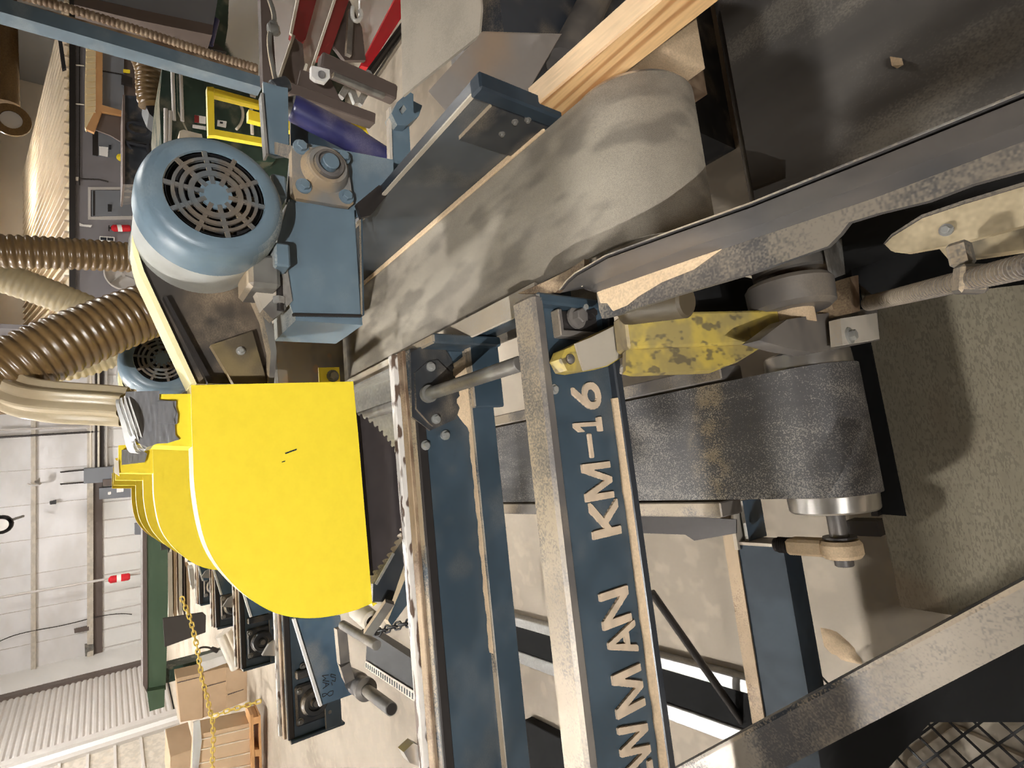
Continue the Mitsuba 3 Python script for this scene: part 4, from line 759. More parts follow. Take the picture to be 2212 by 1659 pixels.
ab = thing('angle_bracket', 'grey strap and black channel bracing behind the blade, under the guard corner', 'bracket')
part(ab, 'strap', bar((-0.3707,1.3600,1.1362), (-0.2976,1.3000,1.1004), .024, .012, (0, 1, 0)), 'iron_grey')
part(ab, 'channel', prism([(-0.2563,1.3400,1.1230), (-0.1586,1.3400,1.0310), (-0.2056,1.3400,1.0272), (-0.3078,1.3400,1.0786), (-0.2967,1.3400,1.1272)], .05), 'paint_dark')
part(ab, 'rod', bar((-0.2559,1.3300,1.1200), (-0.1917,1.3300,1.0688), .006, .006), 'galvanised')
part(ab, 'web', prism([(-0.3693,1.4200,1.0583), (-0.2549,1.4200,0.9877), (-0.3376,1.4200,0.9949), (-0.3854,1.4200,1.0493)], .04), 'paint_blue')
part(ab, 'leg', slab([(-0.8877,3.4322,0.3500), (-0.9268,3.3159,0.3500), (-0.9656,2.7838,0.3500), (-1.1312,2.8136,0.3500), (-1.1145,3.5107,0.3500)], .05), 'black')
pf = thing('perforated_strip', 'pale strip with a row of dark slots running along the black channel', 'strip')
s0, s1, s2, s3 = [np.array(q) for q in ((-1.1047,3.4911,0.3600), (-1.1154,2.7907,0.3600), (-1.1671,2.8000,0.3600), (-1.1497,3.4992,0.3600))]
part(pf, 'strip', slab([s0, s1, s2, s3], .004), 'cream')
for k in range(22):
    u = (k+.5)/22; a, b = s0+(s1-s0)*u, s3+(s2-s3)*u; e_ = .22*(s1-s0)/22
    part(pf, 'slot', slab([a+(b-a)*.25-e_+[0, 0, .001], a+(b-a)*.25+e_+[0, 0, .001], a+(b-a)*.85+e_+[0, 0, .001], a+(b-a)*.85-e_+[0, 0, .001]], .002), 'black')
ch = thing('black_chain', 'short black link chain hanging below the corner of the big guard', 'chain')
for m_ in chain_links([(-0.4809,1.8000,1.0077), (-0.4683,1.7000,0.9785), (-0.4383,1.6000,0.9676), (-0.4126,1.5000,0.9543)], .042, .010, .0032): part(ch, 'link', m_, 'black', smooth=True)
# long hanging chain by the near track
ch = thing('track_chain', 'thin black roller chain running along the back edge of the worn track', 'chain')
for m_ in chain_links([(-.16, 1.245, 1.075), (-.4, 1.245, 1.07), (-.62, 1.245, 1.07), (-.75, 1.245, 1.07)], .022, .006, .0025): part(ch, 'link', m_, 'black')

# ------------------------------------------------------------------ upper right: column, cylinder, levers
co = thing('blue_column', 'long grey-blue steel column slanting across the top left of the photo', 'column')
part(co, 'post', prism([(1.7938,2.3190,2.0451), (1.7398,2.3287,2.0451), (1.7524,2.3264,1.0900), (1.7988,2.3181,1.0900)], HD*.09), 'paint_grey_blue')
cc_ = thing('cable_trunking', 'brown ribbed cable hose strapped along the blue column', 'hose')
part(cc_, 'hose', ribbed([(1.8901,2.4236,2.0280), (1.9078,2.4204,1.8394), (1.9140,2.4193,1.5037), (1.9151,2.4191,1.0840)], .018, .016, .004, sides=14), 'steel_rusty', smooth=True)
part(cc_, 'channel', prism([(1.8925,2.4536,2.0561), (1.8565,2.4601,2.0561), (1.9015,2.4520,1.0737), (1.9312,2.4467,1.0737)], HD*.05), 'steel_rusty')
cb = thing('grey_cabinet', 'dark grey hanging cabinet at the top edge of the view', 'cabinet')
part(cb, 'body', prism([(2.7226,3.1679,1.7741), (3.0250,3.1135,1.0928), (2.7012,3.1718,1.1387), (2.6464,3.1817,1.4985), (2.6140,3.1875,1.7647)], HD*.3), 'paint_dark' if False else 'door_grey')
part(cb, 'bottom_rim', prism([(2.6028,3.1793,1.7737), (2.6390,3.1728,1.4989), (2.6937,3.1630,1.1401), (2.6327,3.1740,1.1473), (2.5796,3.1835,1.4989), (2.5514,3.1886,1.7737)], HD*.3), 'trim_brown')
cl = thing('control_clutter', 'small white box, orange knob and blue tube under the grey cabinet', 'controls')
part(cl, 'white_box', prism([(2.8377,3.4520,1.2453), (2.8444,3.4508,1.1754), (2.7934,3.4600,1.1905), (2.7881,3.4610,1.2502)], HD*.05), 'label_white'); part(cl, 'knob', prism([(2.8160,3.4559,1.1754), (2.8217,3.4549,1.1450), (2.7922,3.4602,1.1552), (2.7905,3.4605,1.1830)], HD*.04), 'paint_yellow')
part(cl, 'tube', cyl((2.7599,3.4152,1.1210), (2.9300,3.3846,1.0852), .018, n=12), 'indigo'); part(cl, 'bag', prism([(2.8075,3.4575,1.4172), (2.8137,3.4564,1.3799), (2.7523,3.4674,1.3611), (2.7513,3.4676,1.4219)], HD*.03), 'plastic_clear'); part(cl, 'base', prism([(2.8439,3.5017,1.2822), (2.8528,3.5001,1.0652), (2.8222,3.5056,1.0117), (2.7869,3.5120,1.2451)], HD*.05), 'steel_dark')
one('cream_sheet', prism([(3.8185,3.9868,0.8878), (3.9118,3.9700,0.6727), (3.2396,4.0910,0.6592), (3.1216,4.1122,0.6928), (3.2867,4.0825,0.9255), (3.4681,4.0499,0.9004)], HD*.04), 'wall_sheet', 'plain cream sheet hanging behind the blue column', 'sheet')
vb = thing('brown_strut', 'dark brown strut with a looping grey cable, right of the blue column', 'strut')
part(vb, 'strut', prism([(2.0773,2.0648,1.1418), (2.0930,2.0619,1.1065), (1.6491,2.1418,1.0759), (1.6392,2.1436,1.1295)], HD*.05), 'trim_brown')
part(vb, 'cable', tube(spline([(2.0542,2.0283,1.1243), (1.9482,2.0474,1.1138), (1.8721,2.0611,1.0961), (1.8204,2.0704,1.1103), (1.7459,2.0838,1.1120), (1.6763,2.0963,1.0997), (1.6155,2.1072,1.0872)], 40), .010, 10), 'iron_grey', smooth=True)
part(vb, 'cable_knot', cat(cyl((1.8348,2.0678,1.1208), (1.8400,2.0668,1.0783), .022, ch=.006), cyl((1.8675,2.0619,1.1032), (1.8187,2.0707,1.0855), .018, ch=.006)), 'iron_grey', smooth=40)
bp = thing('blue_upright_plate', 'blue-grey upright steel plate above the flange bearing', 'steel plate')
part(bp, 'tie', bar((0.9062,1.4300,1.2678), (0.7457,1.1800,1.2885), .03, .03), 'paint_dark')
part(bp, 'plate', prism([(1.0887,1.4200,1.3051), (1.0885,1.4200,1.2672), (1.0925,1.4200,1.2402), (0.8887,1.4200,1.2471), (0.8755,1.4200,1.2809), (0.8796,1.4200,1.3051)], .012), 'paint_grey_blue')
part(bp, 'edge', prism([(1.0460,1.4100,1.3135), (1.0481,1.4100,1.3077), (0.8683,1.4100,1.3021), (0.8664,1.4100,1.3090)], .03), 'galvanised')
part(bp, 'lower_panel', prism([(1.1513,1.6200,1.1785), (1.1365,1.6200,1.1337), (1.0926,1.6200,0.8350), (0.9422,1.6200,0.8472), (0.8898,1.6200,1.1603), (1.0232,1.6200,1.1844)], .012), 'paint_blue')
ac = thing('air_cylinder', 'dark indigo air cylinder slanting down beside the flange bearing', 'cylinder')
c0, c1 = np.array((1.0940,1.5000,1.2095)), np.array((1.0114,1.5000,0.9083)); ax = nrm(c1-c0); L_ = np.linalg.norm(c1-c0)
part(ac, 'tube', lathe([(0, 0), (0, .036), (.01, .040), (L_*.65, .040), (L_*.70, .036), (L_, .028), (L_, 0)], c0, ax, 36), 'indigo', smooth=30)
part(ac, 'end_cap', lathe([(-.02, 0), (-.02, .02), (-.004, .034), (.002, .036), (.002, 0)], c0, ax, 30), 'iron_grey', smooth=30)
cv = thing('rod_eye', 'grey rod eye and ball at the top end of the indigo cylinder', 'rod eye')
e0 = np.array((1.1001,1.4800,1.2575)); part(cv, 'eye', trimesh.creation.icosphere(3, .033).apply_translation(e0) , 'iron_grey', smooth=True); part(cv, 'pin', cyl((1.1079,1.4600,1.2716), (1.1382,1.4600,1.2280), .02, ch=.004), 'paint_dark', smooth=30)
lv = thing('lever_strap', 'flat grey-blue lever strap with a worn clevis at its top, left of the hopper', 'lever')
part(lv, 'strap', prism([(1.0480,1.3600,0.9627), (1.0763,1.3600,0.9028), (0.9250,1.3600,0.9082), (0.8505,1.3600,0.9566), (0.8455,1.3600,0.9774)], .012), 'paint_grey_blue')
part(lv, 'pin', cyl((0.8626,1.3720,0.9560), (0.6752,1.1350,1.1007), .012), 'iron_grey'); part(lv, 'strap_edge', prism([(1.0780,1.3500,0.9721), (1.0836,1.3500,0.9643), (0.8363,1.3500,0.9769), (0.8339,1.3500,0.9871)], .02), 'cream_steel')
part(lv, 'clevis', prism([(1.0451,1.3300,0.9748), (1.0896,1.3300,0.9536), (1.1381,1.3300,0.9103), (1.1351,1.3300,0.8967), (1.1112,1.3300,0.8988), (1.1056,1.3300,0.8697), (1.0668,1.3300,0.8842), (1.0191,1.3300,0.9297), (1.0128,1.3300,0.9599)], .05, holes=[[(1.0669,1.3300,0.9495), (1.0875,1.3300,0.9329), (1.0750,1.3300,0.9249), (1.0513,1.3300,0.9419)]]), 'paint_grey_blue')

# ------------------------------------------------------------------ red framed machine behind
rm = thing('red_machine', 'red framed machine with white panels and dark brackets behind the hopper', 'machine')
for pts, mtl, nm in (([(2.9730,2.9197,0.8623), (3.0941,2.8979,0.5893), (2.7872,2.9531,0.7265), (2.5514,2.9955,0.7743), (2.3382,3.0339,0.8469), (2.6502,2.9778,0.8699)], 'white', 'panel'),
                     ([(2.8594,2.7369,0.6517), (2.9748,2.7161,0.5104), (2.2816,2.8409,0.7248), (2.3275,2.8326,0.7428), (2.4759,2.8059,0.7479)], 'cream_steel', 'panel'),
                     ([(3.1504,2.8878,0.3305), (3.2765,2.8651,0.0398), (3.0947,2.8978,0.0330), (2.6209,2.9830,0.2933), (2.6815,2.9721,0.3305)], 'white', 'panel')):
    part(rm, nm, prism(pts, HD*.03), mtl)
part(rm, 'rail', prism([(2.7820,2.6492,0.7711), (2.8325,2.6401,0.6572), (2.4226,2.7139,0.7587), (2.3958,2.7187,0.7835), (2.4182,2.7147,0.8371)], HD*.05), 'red_dark', label='dusty dark red rail'); part(rm, 'rail_edge', bar((2.7640,2.6321,0.7768), (2.4026,2.6972,0.8424), .014, .02, HD), 'cream')
part(rm, 'rail', prism([(2.7336,2.5563,0.5921), (2.8279,2.5394,0.4938), (2.3097,2.6326,0.6589), (2.2750,2.6388,0.7290)], HD*.08), 'red_dark'); part(rm, 'rail_edge', bar((2.7131,2.5397,0.6043), (2.1416,2.6425,0.7740), .012, .02, HD), 'cream')
part(rm, 'rail', prism([(2.9594,2.6173,0.1818), (2.9862,2.6125,0.1193), (2.8399,2.6388,0.1445), (2.3947,2.7189,0.3902), (2.3880,2.7201,0.4413)], HD*.06), 'red', label='bright red rail')
part(rm, 'tie_rod', cyl((2.6745,2.5670,0.1931), (2.2861,2.6368,0.4308), .022, n=12), 'steel_dark'); part(rm, 'tie_rod', cyl((2.6129,2.5577,0.1968), (2.2578,2.6216,0.4001), .014, n=12), 'steel_bright')
part(rm, 'dark_plate', prism([(2.1001,2.3655,0.9294), (2.0833,2.3685,0.8867), (1.9456,2.3933,0.8737), (1.8539,2.4098,0.9209), (1.8579,2.4091,0.9959)], HD*.02), 'trim_brown'); part(rm, 'plate_edge', bar((2.0967,2.3559,0.9320), (1.8582,2.3989,1.0024), .012, .02, HD), 'cream'); part(rm, 'plate_edge', bar((1.9835,2.3763,0.8723), (1.8433,2.4015,0.9151), .012, .02, HD), 'cream')
part(rm, 'tool_bar', bar((1.8734,2.2031,0.8701), (1.8405,2.2090,0.5055), .075, .075, HD, .008), 'trim_brown', label='dark square bar'); part(rm, 'bar_groove', bar((1.8153,2.1830,0.8214), (1.7977,2.1862,0.5719), .02, .03, HD, .003), 'iron_grey')
cp_ = np.array((1.7875,2.1677,0.8796)); part(rm, 'white_lug', prism([(1.8175,2.1725,0.9169), (1.8223,2.1716,0.8968), (1.8283,2.1705,0.8373), (1.7921,2.1770,0.8352), (1.7656,2.1818,0.8539), (1.7638,2.1822,0.8968), (1.7732,2.1804,0.9169)], HD*.03), 'label_white'); part(rm, 'lug_hole', cyl((1.7926,2.1749,0.8730), (1.7868,2.1678,0.8755), .016), 'steel_dark')
part(rm, 'dark_web', prism([(2.5648,2.6375,0.5956), (2.6950,2.6141,0.5290), (2.5674,2.6370,0.4552), (2.3908,2.6688,0.4330), (2.3479,2.6765,0.5558), (2.4034,2.6665,0.6165)], HD*.03), 'trim_brown'); part(rm, 'linkage', bar((2.5890,2.5823,0.5421), (2.3413,2.6269,0.5554), .03, .03, HD), 'steel_dusty'); part(rm, 'spring', tube(spline([(2.6026,2.5596,0.5363), (2.5366,2.5715,0.5096), (2.5557,2.5680,0.4935), (2.6049,2.5592,0.4988)], 20), .012, 8), 'white', smooth=True)
part(rm, 'lower_beam', bar((1.6342,2.1445,1.0393), (1.6159,2.1478,0.6591), .05, .07, HD, .004), 'trim_brown'); part(rm, 'brown_web', prism([(1.9021,2.3198,0.9177), (1.9014,2.3200,0.7778), (1.7928,2.3395,0.7170), (1.7890,2.3402,0.9072), (1.8003,2.3381,0.9384)], HD*.02), 'trim_brown')
for a, b in (((1.9435,2.3937,0.6743), (1.8889,2.4035,0.7026)), ((1.9603,2.3906,0.6577), (1.8792,2.4052,0.6216)), ((1.9658,2.3897,0.5677), (1.8828,2.4046,0.6094))): part(rm, 'small_strut', bar(a, b, .03, .03, HD), 'galvanised')
part(rm, 'yellow_foot', prism([(1.7765,2.4237,0.6814), (1.7768,2.4237,0.5726), (1.7249,2.4330,0.5477), (1.7335,2.4314,0.6457)], HD*.05), 'paint_yellow')

# ------------------------------------------------------------------ green machine, yellow frame and cabinet
gmn = thing('green_machine', 'dark green planer-like machine behind the yellow frame', 'machine')
part(gmn, 'body', prism([(2.9481,3.9402,1.3294), (2.9558,3.9388,1.0280), (2.9561,3.9388,0.6568), (2.4560,4.0288,0.6074), (2.3812,4.0422,0.8475), (2.3111,4.0548,1.3347), (2.6626,3.9916,1.3506)], HD*.8), 'green_dark')
part(gmn, 'base', quadR(1.3, 3.2, 4.6, 5.1, 0, 1.0), 'green_dark'); part(gmn, 'hood', prism([(2.8559,3.9162,1.2521), (2.8778,3.9122,1.0911), (2.5328,3.9743,1.0682), (2.4719,3.9852,1.1754), (2.6093,3.9605,1.2440)], HD*.05), 'green_dark')
for pts in ([(2.6004,3.9418,1.1499), (2.6080,3.9404,1.0795), (2.5571,3.9496,1.0795), (2.5500,3.9509,1.1499)], [(2.5311,3.9543,1.1610), (2.5412,3.9525,1.0795), (2.5157,3.9571,1.0795), (2.5091,3.9582,1.1610)], [(2.6062,3.9408,1.0075), (2.6132,3.9395,0.9487), (2.5661,3.9480,0.9546), (2.5636,3.9484,1.0104)], [(2.8957,3.8887,0.7969), (2.8949,3.8888,0.7469), (2.8341,3.8998,0.7595), (2.8358,3.8994,0.7969)]):
    k = part(gmn, 'sticker', prism(pts, HD*.004), 'label_white')
part(gmn, 'sticker_band', prism([(2.5944,3.9327,1.1510), (2.5961,3.9324,1.1231), (2.5488,3.9409,1.1231), (2.5441,3.9418,1.1510)], HD*.004), 'red_dark'); part(gmn, 'sticker_sign', prism([(2.5947,3.9327,0.9944), (2.5941,3.9328,0.9739), (2.5835,3.9347,0.9768), (2.5818,3.9350,0.9944)], HD*.004), 'ink')
for a, b in (((2.5676,3.9071,1.3210), (2.3093,3.9535,1.3210)), ((2.5601,3.9084,1.2948), (2.3208,3.9515,1.3000)), ((2.8841,3.8501,1.2842), (2.5051,3.9183,1.2736)), ((2.8546,3.8554,1.2362), (2.5126,3.9170,1.2254))): part(gmn, 'pipe', cyl(a, b, .012, n=10), 'conduit')
part(gmn, 'cord', tube(spline([(2.7601,3.8724,0.9018), (2.7142,3.8807,0.8597), (2.6408,3.8939,0.8537), (2.5474,3.9107,0.8958)], 24), .010, 8), 'cream', smooth=True); part(gmn, 'rod', cyl((2.7555,3.8733,0.7986), (2.5436,3.9114,0.7894), .012, n=10), 'cream')
yf_ = thing('square_guard', 'bright yellow square guard frame in front of the dark green machine', 'guard frame')
part(yf_, 'leg', quadR(1.60, 1.66, 3.6, 3.66, 0, .95), 'paint_yellow'); part(yf_, 'side_bar', prism([(2.2717,3.1475,1.1853), (2.2803,3.1459,1.1505), (2.0175,3.1932,1.1459), (2.0036,3.1957,1.1784)], HD*.05), 'paint_yellow'); part(yf_, 'top_bar', prism([(2.2751,3.1469,1.1505), (2.2787,3.1462,0.9013), (2.2426,3.1527,0.9038), (2.2344,3.1542,1.1482)], HD*.05), 'paint_yellow'); part(yf_, 'bottom_bar', prism([(2.0435,3.1885,1.1738), (2.0657,3.1845,0.8858), (2.0304,3.1909,0.8858), (2.0123,3.1941,1.1459), (2.0036,3.1957,1.1784)], HD*.05), 'paint_yellow')
part(gmn, 'cream_block', prism([(2.2161,3.5639,1.2796), (2.2298,3.5614,1.2600), (2.2287,3.5616,1.1602), (2.1743,3.5714,1.1501), (2.1395,3.5777,1.2844)], HD*.55), 'cream_steel', label='cream block')
nv = thing('navy_cabinet', 'dark navy steel bin chalked with 10, behind the front motor', 'bin')
part(nv, 'body', prism([(4.2132,6.3543,1.4833), (4.2839,6.3416,1.0974), (3.8583,6.4182,1.1145), (3.3681,6.5064,1.1399), (3.2942,6.5197,1.4833)], HD*.8), 'navy')
part(nv, 'base', quadR(2.2, 3.1, 7.1, 7.7, 0, 1.2), 'navy'); part(nv, 'rib', prism([(3.7406,6.4190,1.4838), (3.7675,6.4142,1.2334), (3.7529,6.4168,1.2334), (3.7216,6.4225,1.4838)], HD*.02), 'black'); part(nv, 'top_rail', prism([(4.1915,6.3278,1.4958), (4.1976,6.3267,1.4762), (3.2818,6.4914,1.4762), (3.2775,6.4922,1.4958)], HD*.9), 'trim_brown')
lt = meshkit.text_mesh('10', .2, .01); v = np.array(lt.vertices); o_ = np.array((3.6256,6.4448,1.2662)); lt.vertices = o_+v[:, :1]*RT*1.0+v[:, 1:2]*np.array([0, 0, 1.0])-v[:, 2:]*HD; part(nv, 'lettering', lt, 'ink')
el = thing('elbow_hose', 'fat brown elbow hose dropping to the dark green machine', 'hose')
part(el, 'hose', ribbed([(3.5371,4.6471,1.5437), (3.5124,4.6515,1.4461), (3.4112,4.6697,1.3765), (3.2365,4.7012,1.3581), (3.1044,4.7249,1.3397)], .10, .04, .008), 'hose_brown', smooth=True); part(el, 'boot', prism([(3.1328,4.7198,1.4009), (3.2093,4.7061,1.2711), (3.0997,4.7258,1.2076), (2.9693,4.7492,1.2774), (3.0355,4.7373,1.3643)], HD*.3), 'black')
# booth
bo = thing('booth', 'small booth with orange plywood header and cream awning, left of the green machine', 'booth')
part(bo, 'awning', prism([(8.8862,11.6099,1.9147), (8.9393,11.6003,1.7764), (7.4212,11.8735,1.7764), (7.0019,11.9489,1.9216), (7.0475,11.9407,1.9421), (7.8505,11.7962,1.9421)], HD*.15), 'roof_sheet')
aw0, aw1 = (np.array((8.8016,11.6048,1.9212)), np.array((8.8712,11.5923,1.7832))), (np.array((7.2473,11.8844,1.9212)), np.array((7.3044,11.8742,1.7832)))
for k in range(14): part(bo, 'awning_rib', bar(aw0[0]+(aw1[0]-aw0[0])*k/13.5, aw0[1]+(aw1[1]-aw0[1])*k/13.5, .03, .04, HD), 'roof_sheet')
part(bo, 'header', prism([(8.9393,11.6003,1.7764), (8.9797,11.5931,1.6712), (7.4329,11.8714,1.6782), (7.4212,11.8735,1.7764)], HD*.1), 'wood_orange'); part(bo, 'fascia', prism([(7.4212,11.8735,1.7764), (7.4329,11.8714,1.6782), (6.9824,11.9524,1.8042), (7.0171,11.9462,1.9284)], HD*.1), 'wood_orange'); part(bo, 'sill', prism([(7.5154,11.8260,1.6922), (7.4976,11.8292,1.3411), (7.4182,11.8435,1.3411), (7.3902,11.8486,1.7063)], HD*.1), 'wood_orange')
part(bo, 'window', prism([(9.0297,11.7873,1.6715), (9.0672,11.7805,1.3357), (7.6306,12.0390,1.3357), (7.6354,12.0381,1.6787)], HD*.05), 'door_grey'); part(bo, 'lower_wall', prism([(7.4685,11.9666,1.6927), (7.4837,11.9638,1.3380), (6.9490,12.0600,1.3380), (7.0507,12.0417,1.5568), (7.0940,12.0340,1.7844)], HD*.05), 'trim_brown'); part(bo, 'base', quadR(5.0, 7.2, 13.3, 13.4, 0, 1.5), 'trim_brown'); part(bo, 'mullion', prism([(8.2946,11.8992,1.6715), (8.3338,11.8922,1.3436), (8.3158,11.8954,1.3436), (8.2770,11.9024,1.6715)], HD*.03), 'steel_dark')
part(bo, 'yellow_notice', prism([(8.3147,11.7127,1.3551), (8.3344,11.7092,1.2446), (8.2722,11.7204,1.2446), (8.2528,11.7238,1.3551)], HD*.02), 'paint_yellow'); part(bo, 'switch_box', prism([(8.2102,11.7315,1.3770), (8.1955,11.7342,1.2075), (8.0530,11.7598,1.2075), (8.0490,11.7605,1.3843)], HD*.1), 'steel_dark')

# ------------------------------------------------------------------ on the office wall
d2 = thing('door_2', 'grey office door with a small dark pane', kind='structure')
part(d2, 'frame', cat(prism([(9.1312,18.6376,2.0248), (9.3892,18.5911,0.8098), (9.3066,18.6060,0.8098), (9.0656,18.6494,1.9613), (8.3009,18.7870,1.9613), (8.5361,18.7446,0.8098), (8.4260,18.7644,0.8098), (8.2105,18.8032,2.0248)], HD*.04)), 'conduit')
part(d2, 'leaf', prism([(9.0478,18.6323,1.9398), (9.2835,18.5898,0.8107), (8.5275,18.7259,0.8107), (8.3096,18.7651,1.9398)], HD*.03), 'door_grey'); part(d2, 'pane', prism([(8.7166,18.6715,1.5630), (8.7223,18.6705,1.4645), (8.5192,18.7070,1.4754), (8.5029,18.7100,1.5630)], HD*.01), 'black'); part(d2, 'inner_shadow_gap', prism([(9.0344,18.6194,1.9077), (9.0433,18.6178,1.8651), (8.3300,18.7462,1.8651), (8.3223,18.7475,1.9077)], HD*.008), 'steel_dark')  # dark strip across the top of the leaf
rc_ = thing('notice_recess', 'dark doorway with a white paper notice on the office wall', 'doorway')
part(rc_, 'panel', prism([(10.7491,18.3363,1.9080), (10.7124,18.3429,1.1974), (10.1429,18.4454,1.1974), (10.0493,18.4622,1.9080)], HD*.03), 'door_grey'); part(rc_, 'jamb', prism([(10.8068,18.3157,1.9185), (10.8156,18.3142,1.7903), (10.0600,18.4501,1.7903), (10.0548,18.4510,1.9185)], HD*.02), 'steel_dark'); part(rc_, 'paper', prism([(10.3335,18.3806,1.7687), (10.3623,18.3754,1.5521), (10.0790,18.4264,1.5630), (10.0817,18.4259,1.7687)], HD*.01), 'label_white'); part(rc_, 'sticker', prism([(10.4319,18.3629,1.5412), (10.4460,18.3603,1.4864), (10.3120,18.3844,1.4864), (10.2982,18.3869,1.5412)], HD*.01), 'ink')
part(rc_, 'yellow_lamp', lathe([(0, 0), (0, .10), (.08, .09), (.1, 0)], (10.1147,18.3996,1.2655), -HD, 20), 'paint_yellow')
def extinguisher(label, px0, px1, y0, y1, R):
    e = thing('fire_extinguisher', label, 'fire extinguisher'); a, b = px0, px1
    return e
ex = thing('fire_extinguisher', 'red fire extinguisher on the grey office wall by the door', 'fire extinguisher')
t0, t1 = np.array((7.9865,18.6810,1.4874)), np.array((8.0648,18.6669,1.0213)); ax = nrm(t1-t0); L_ = np.linalg.norm(t1-t0)
part(ex, 'cylinder', lathe([(0, 0), (0, .05), (.06, .10), (L_*.92, .10), (L_, .08), (L_, 0)], t0, ax, 24), 'red', smooth=30); part(ex, 'label', lathe([(L_*.32, .102), (L_*.55, .102)], t0, ax, 24), 'label_white', smooth=True); part(ex, 'valve', cat(cyl(t0-ax*.06, t0, .03), bar(t0-ax*.05-RT*.08, t0-ax*.05+RT*.08, .03, .03)), 'steel_dark')
sg_ = thing('arrow_sign', 'small white pointed sign above the office wall extinguisher', 'sign'); part(sg_, 'board', prism([(8.0676,18.7883,2.2228), (8.0316,18.7948,2.1290), (8.0528,18.7909,1.9289), (7.9816,18.8038,1.9607), (7.9793,18.8042,2.1290), (7.9782,18.8044,2.2124)], HD*.02), 'label_white')
sn = thing('wall_notice', 'white wall notice with two dark boxes printed on it', 'sign')
part(sn, 'board', prism([(7.7561,18.8240,1.7578), (7.7865,18.8185,1.3986), (7.5298,18.8647,1.4096), (7.5044,18.8693,1.7578)], HD*.02), 'label_white')
for y in (513, 521):
    pass
part(sn, 'print', cat(prism([(7.7272,18.8140,1.7363), (7.7361,18.8124,1.5958), (7.6562,18.8267,1.5958), (7.6477,18.8283,1.7363)], HD*.005), prism([(7.7396,18.8117,1.5740), (7.7486,18.8101,1.4318), (7.6682,18.8246,1.4318), (7.6596,18.8261,1.5740)], HD*.005)), 'ink')
fn_ = thing('wall_fan', 'round grey drum fan on the office wall behind the hoses', 'fan'); fc = np.array((6.5406,18.5347,1.2099))
part(fn_, 'ring', lathe([(0, .44), (-.25, .46), (-.25, .43), (0, .40)], fc, HD, 36), 'conduit', smooth=30); part(fn_, 'blades', cat(*[bar(fc+.05*(RT*math.cos(a)+np.array([0, 0, math.sin(a)])), fc+.4*(RT*math.cos(a)+np.array([0, 0, math.sin(a)])), .02, .2, HD) for a in (0.2, 2.3, 4.4)]), 'galvanised'); part(fn_, 'backing', lathe([(.02, 0), (.02, .43), (.05, .43), (.05, 0)], fc, HD, 30), 'conduit'); part(fn_, 'bracket', bar(fc-[0, 0, .45], fc-[0, 0, 1.9], .06, .06), 'steel_dark')
cd = thing('office_conduit', 'thin white conduit bent along the top of the office wall', 'conduit')
part(cd, 'run', tube([(12.4477,17.9799,2.3665), (11.0271,18.2355,2.3563), (9.4109,18.5263,2.3460)], .018, 8), 'cream'); part(cd, 'drop', tube([(12.4513,17.9792,2.3563), (12.5107,17.9685,2.1076)], .018, 8), 'cream'); part(cd, 'drop', tube([(11.3699,18.1738,2.3357), (11.4127,18.1661,2.1076)], .018, 8), 'cream'); part(cd, 'box', prism([(9.3180,18.5430,2.3563), (9.3456,18.5380,2.2325), (9.2393,18.5572,2.2429), (9.2274,18.5593,2.3563)], HD*.06), 'cream'); part(cd, 'lower_run', tube([(9.2936,18.5474,2.2325), (9.3721,18.5332,1.7578), (9.3507,18.5371,1.5522)], .02, 8), 'steel_dark'); part(cd, 'black_run', tube([(13.5630,17.8097,2.2127), (9.1296,18.6074,2.2127)], .015, 6), 'steel_dark')
one('eave_bar', prism([(10.0607,13.4307,2.4569), (10.0839,13.4265,2.3966), (9.2778,13.5715,2.2977), (9.2254,13.5810,2.3663)], HD*.1), 'black', 'black hanging bar in front of the cream office roof', 'bar')
# ------------------------------------------------------------------ on the far white wall
ep = thing('electrical_cabinet', 'tall grey electrical cabinet high on the white far wall', 'electrical cabinet')
part(ep, 'body', prism([(1.3357,23.7386,2.2051), (1.3430,23.7373,1.4171), (0.9272,23.8121,1.3911), (0.8920,23.8185,0.8872), (0.8274,23.8301,0.8872), (0.8316,23.8294,1.6885), (0.8399,23.8279,2.2051)], HD*.3), 'door_grey'); part(ep, 'trunk', prism([(0.9241,23.7619,1.6884), (0.9128,23.7639,0.7945), (0.6704,23.8076,0.7945), (0.7040,23.8015,1.6884)], HD*.3), 'trim_brown')
e2 = thing('switch_panel', 'grey switch panel with white stickers beside the tall electrical cabinet', 'electrical panel')
part(e2, 'body', prism([(0.6383,23.8641,1.7906), (0.6394,23.8639,0.7926), (0.2344,23.9368,0.7926), (0.2614,23.9319,1.7906)], HD*.25), 'door_grey'); part(e2, 'sticker', prism([(0.6303,23.8452,1.2997), (0.6244,23.8463,1.1018), (0.4480,23.8780,1.1018), (0.4391,23.8796,1.2997)], HD*.01), 'label_white'); part(e2, 'sticker', prism([(0.4838,23.8716,1.5470), (0.4891,23.8706,1.4564), (0.3940,23.8878,1.4564), (0.3890,23.8887,1.5470)], HD*.01), 'label_white')
e3 = one('junction_box', prism([(-0.7103,24.2084,0.7754), (-0.7475,24.2151,0.5285), (-1.1410,24.2859,0.5285), (-1.1009,24.2787,0.7754)], HD*.15), 'door_grey', 'small grey junction box low on the white far wall', 'electrical box')
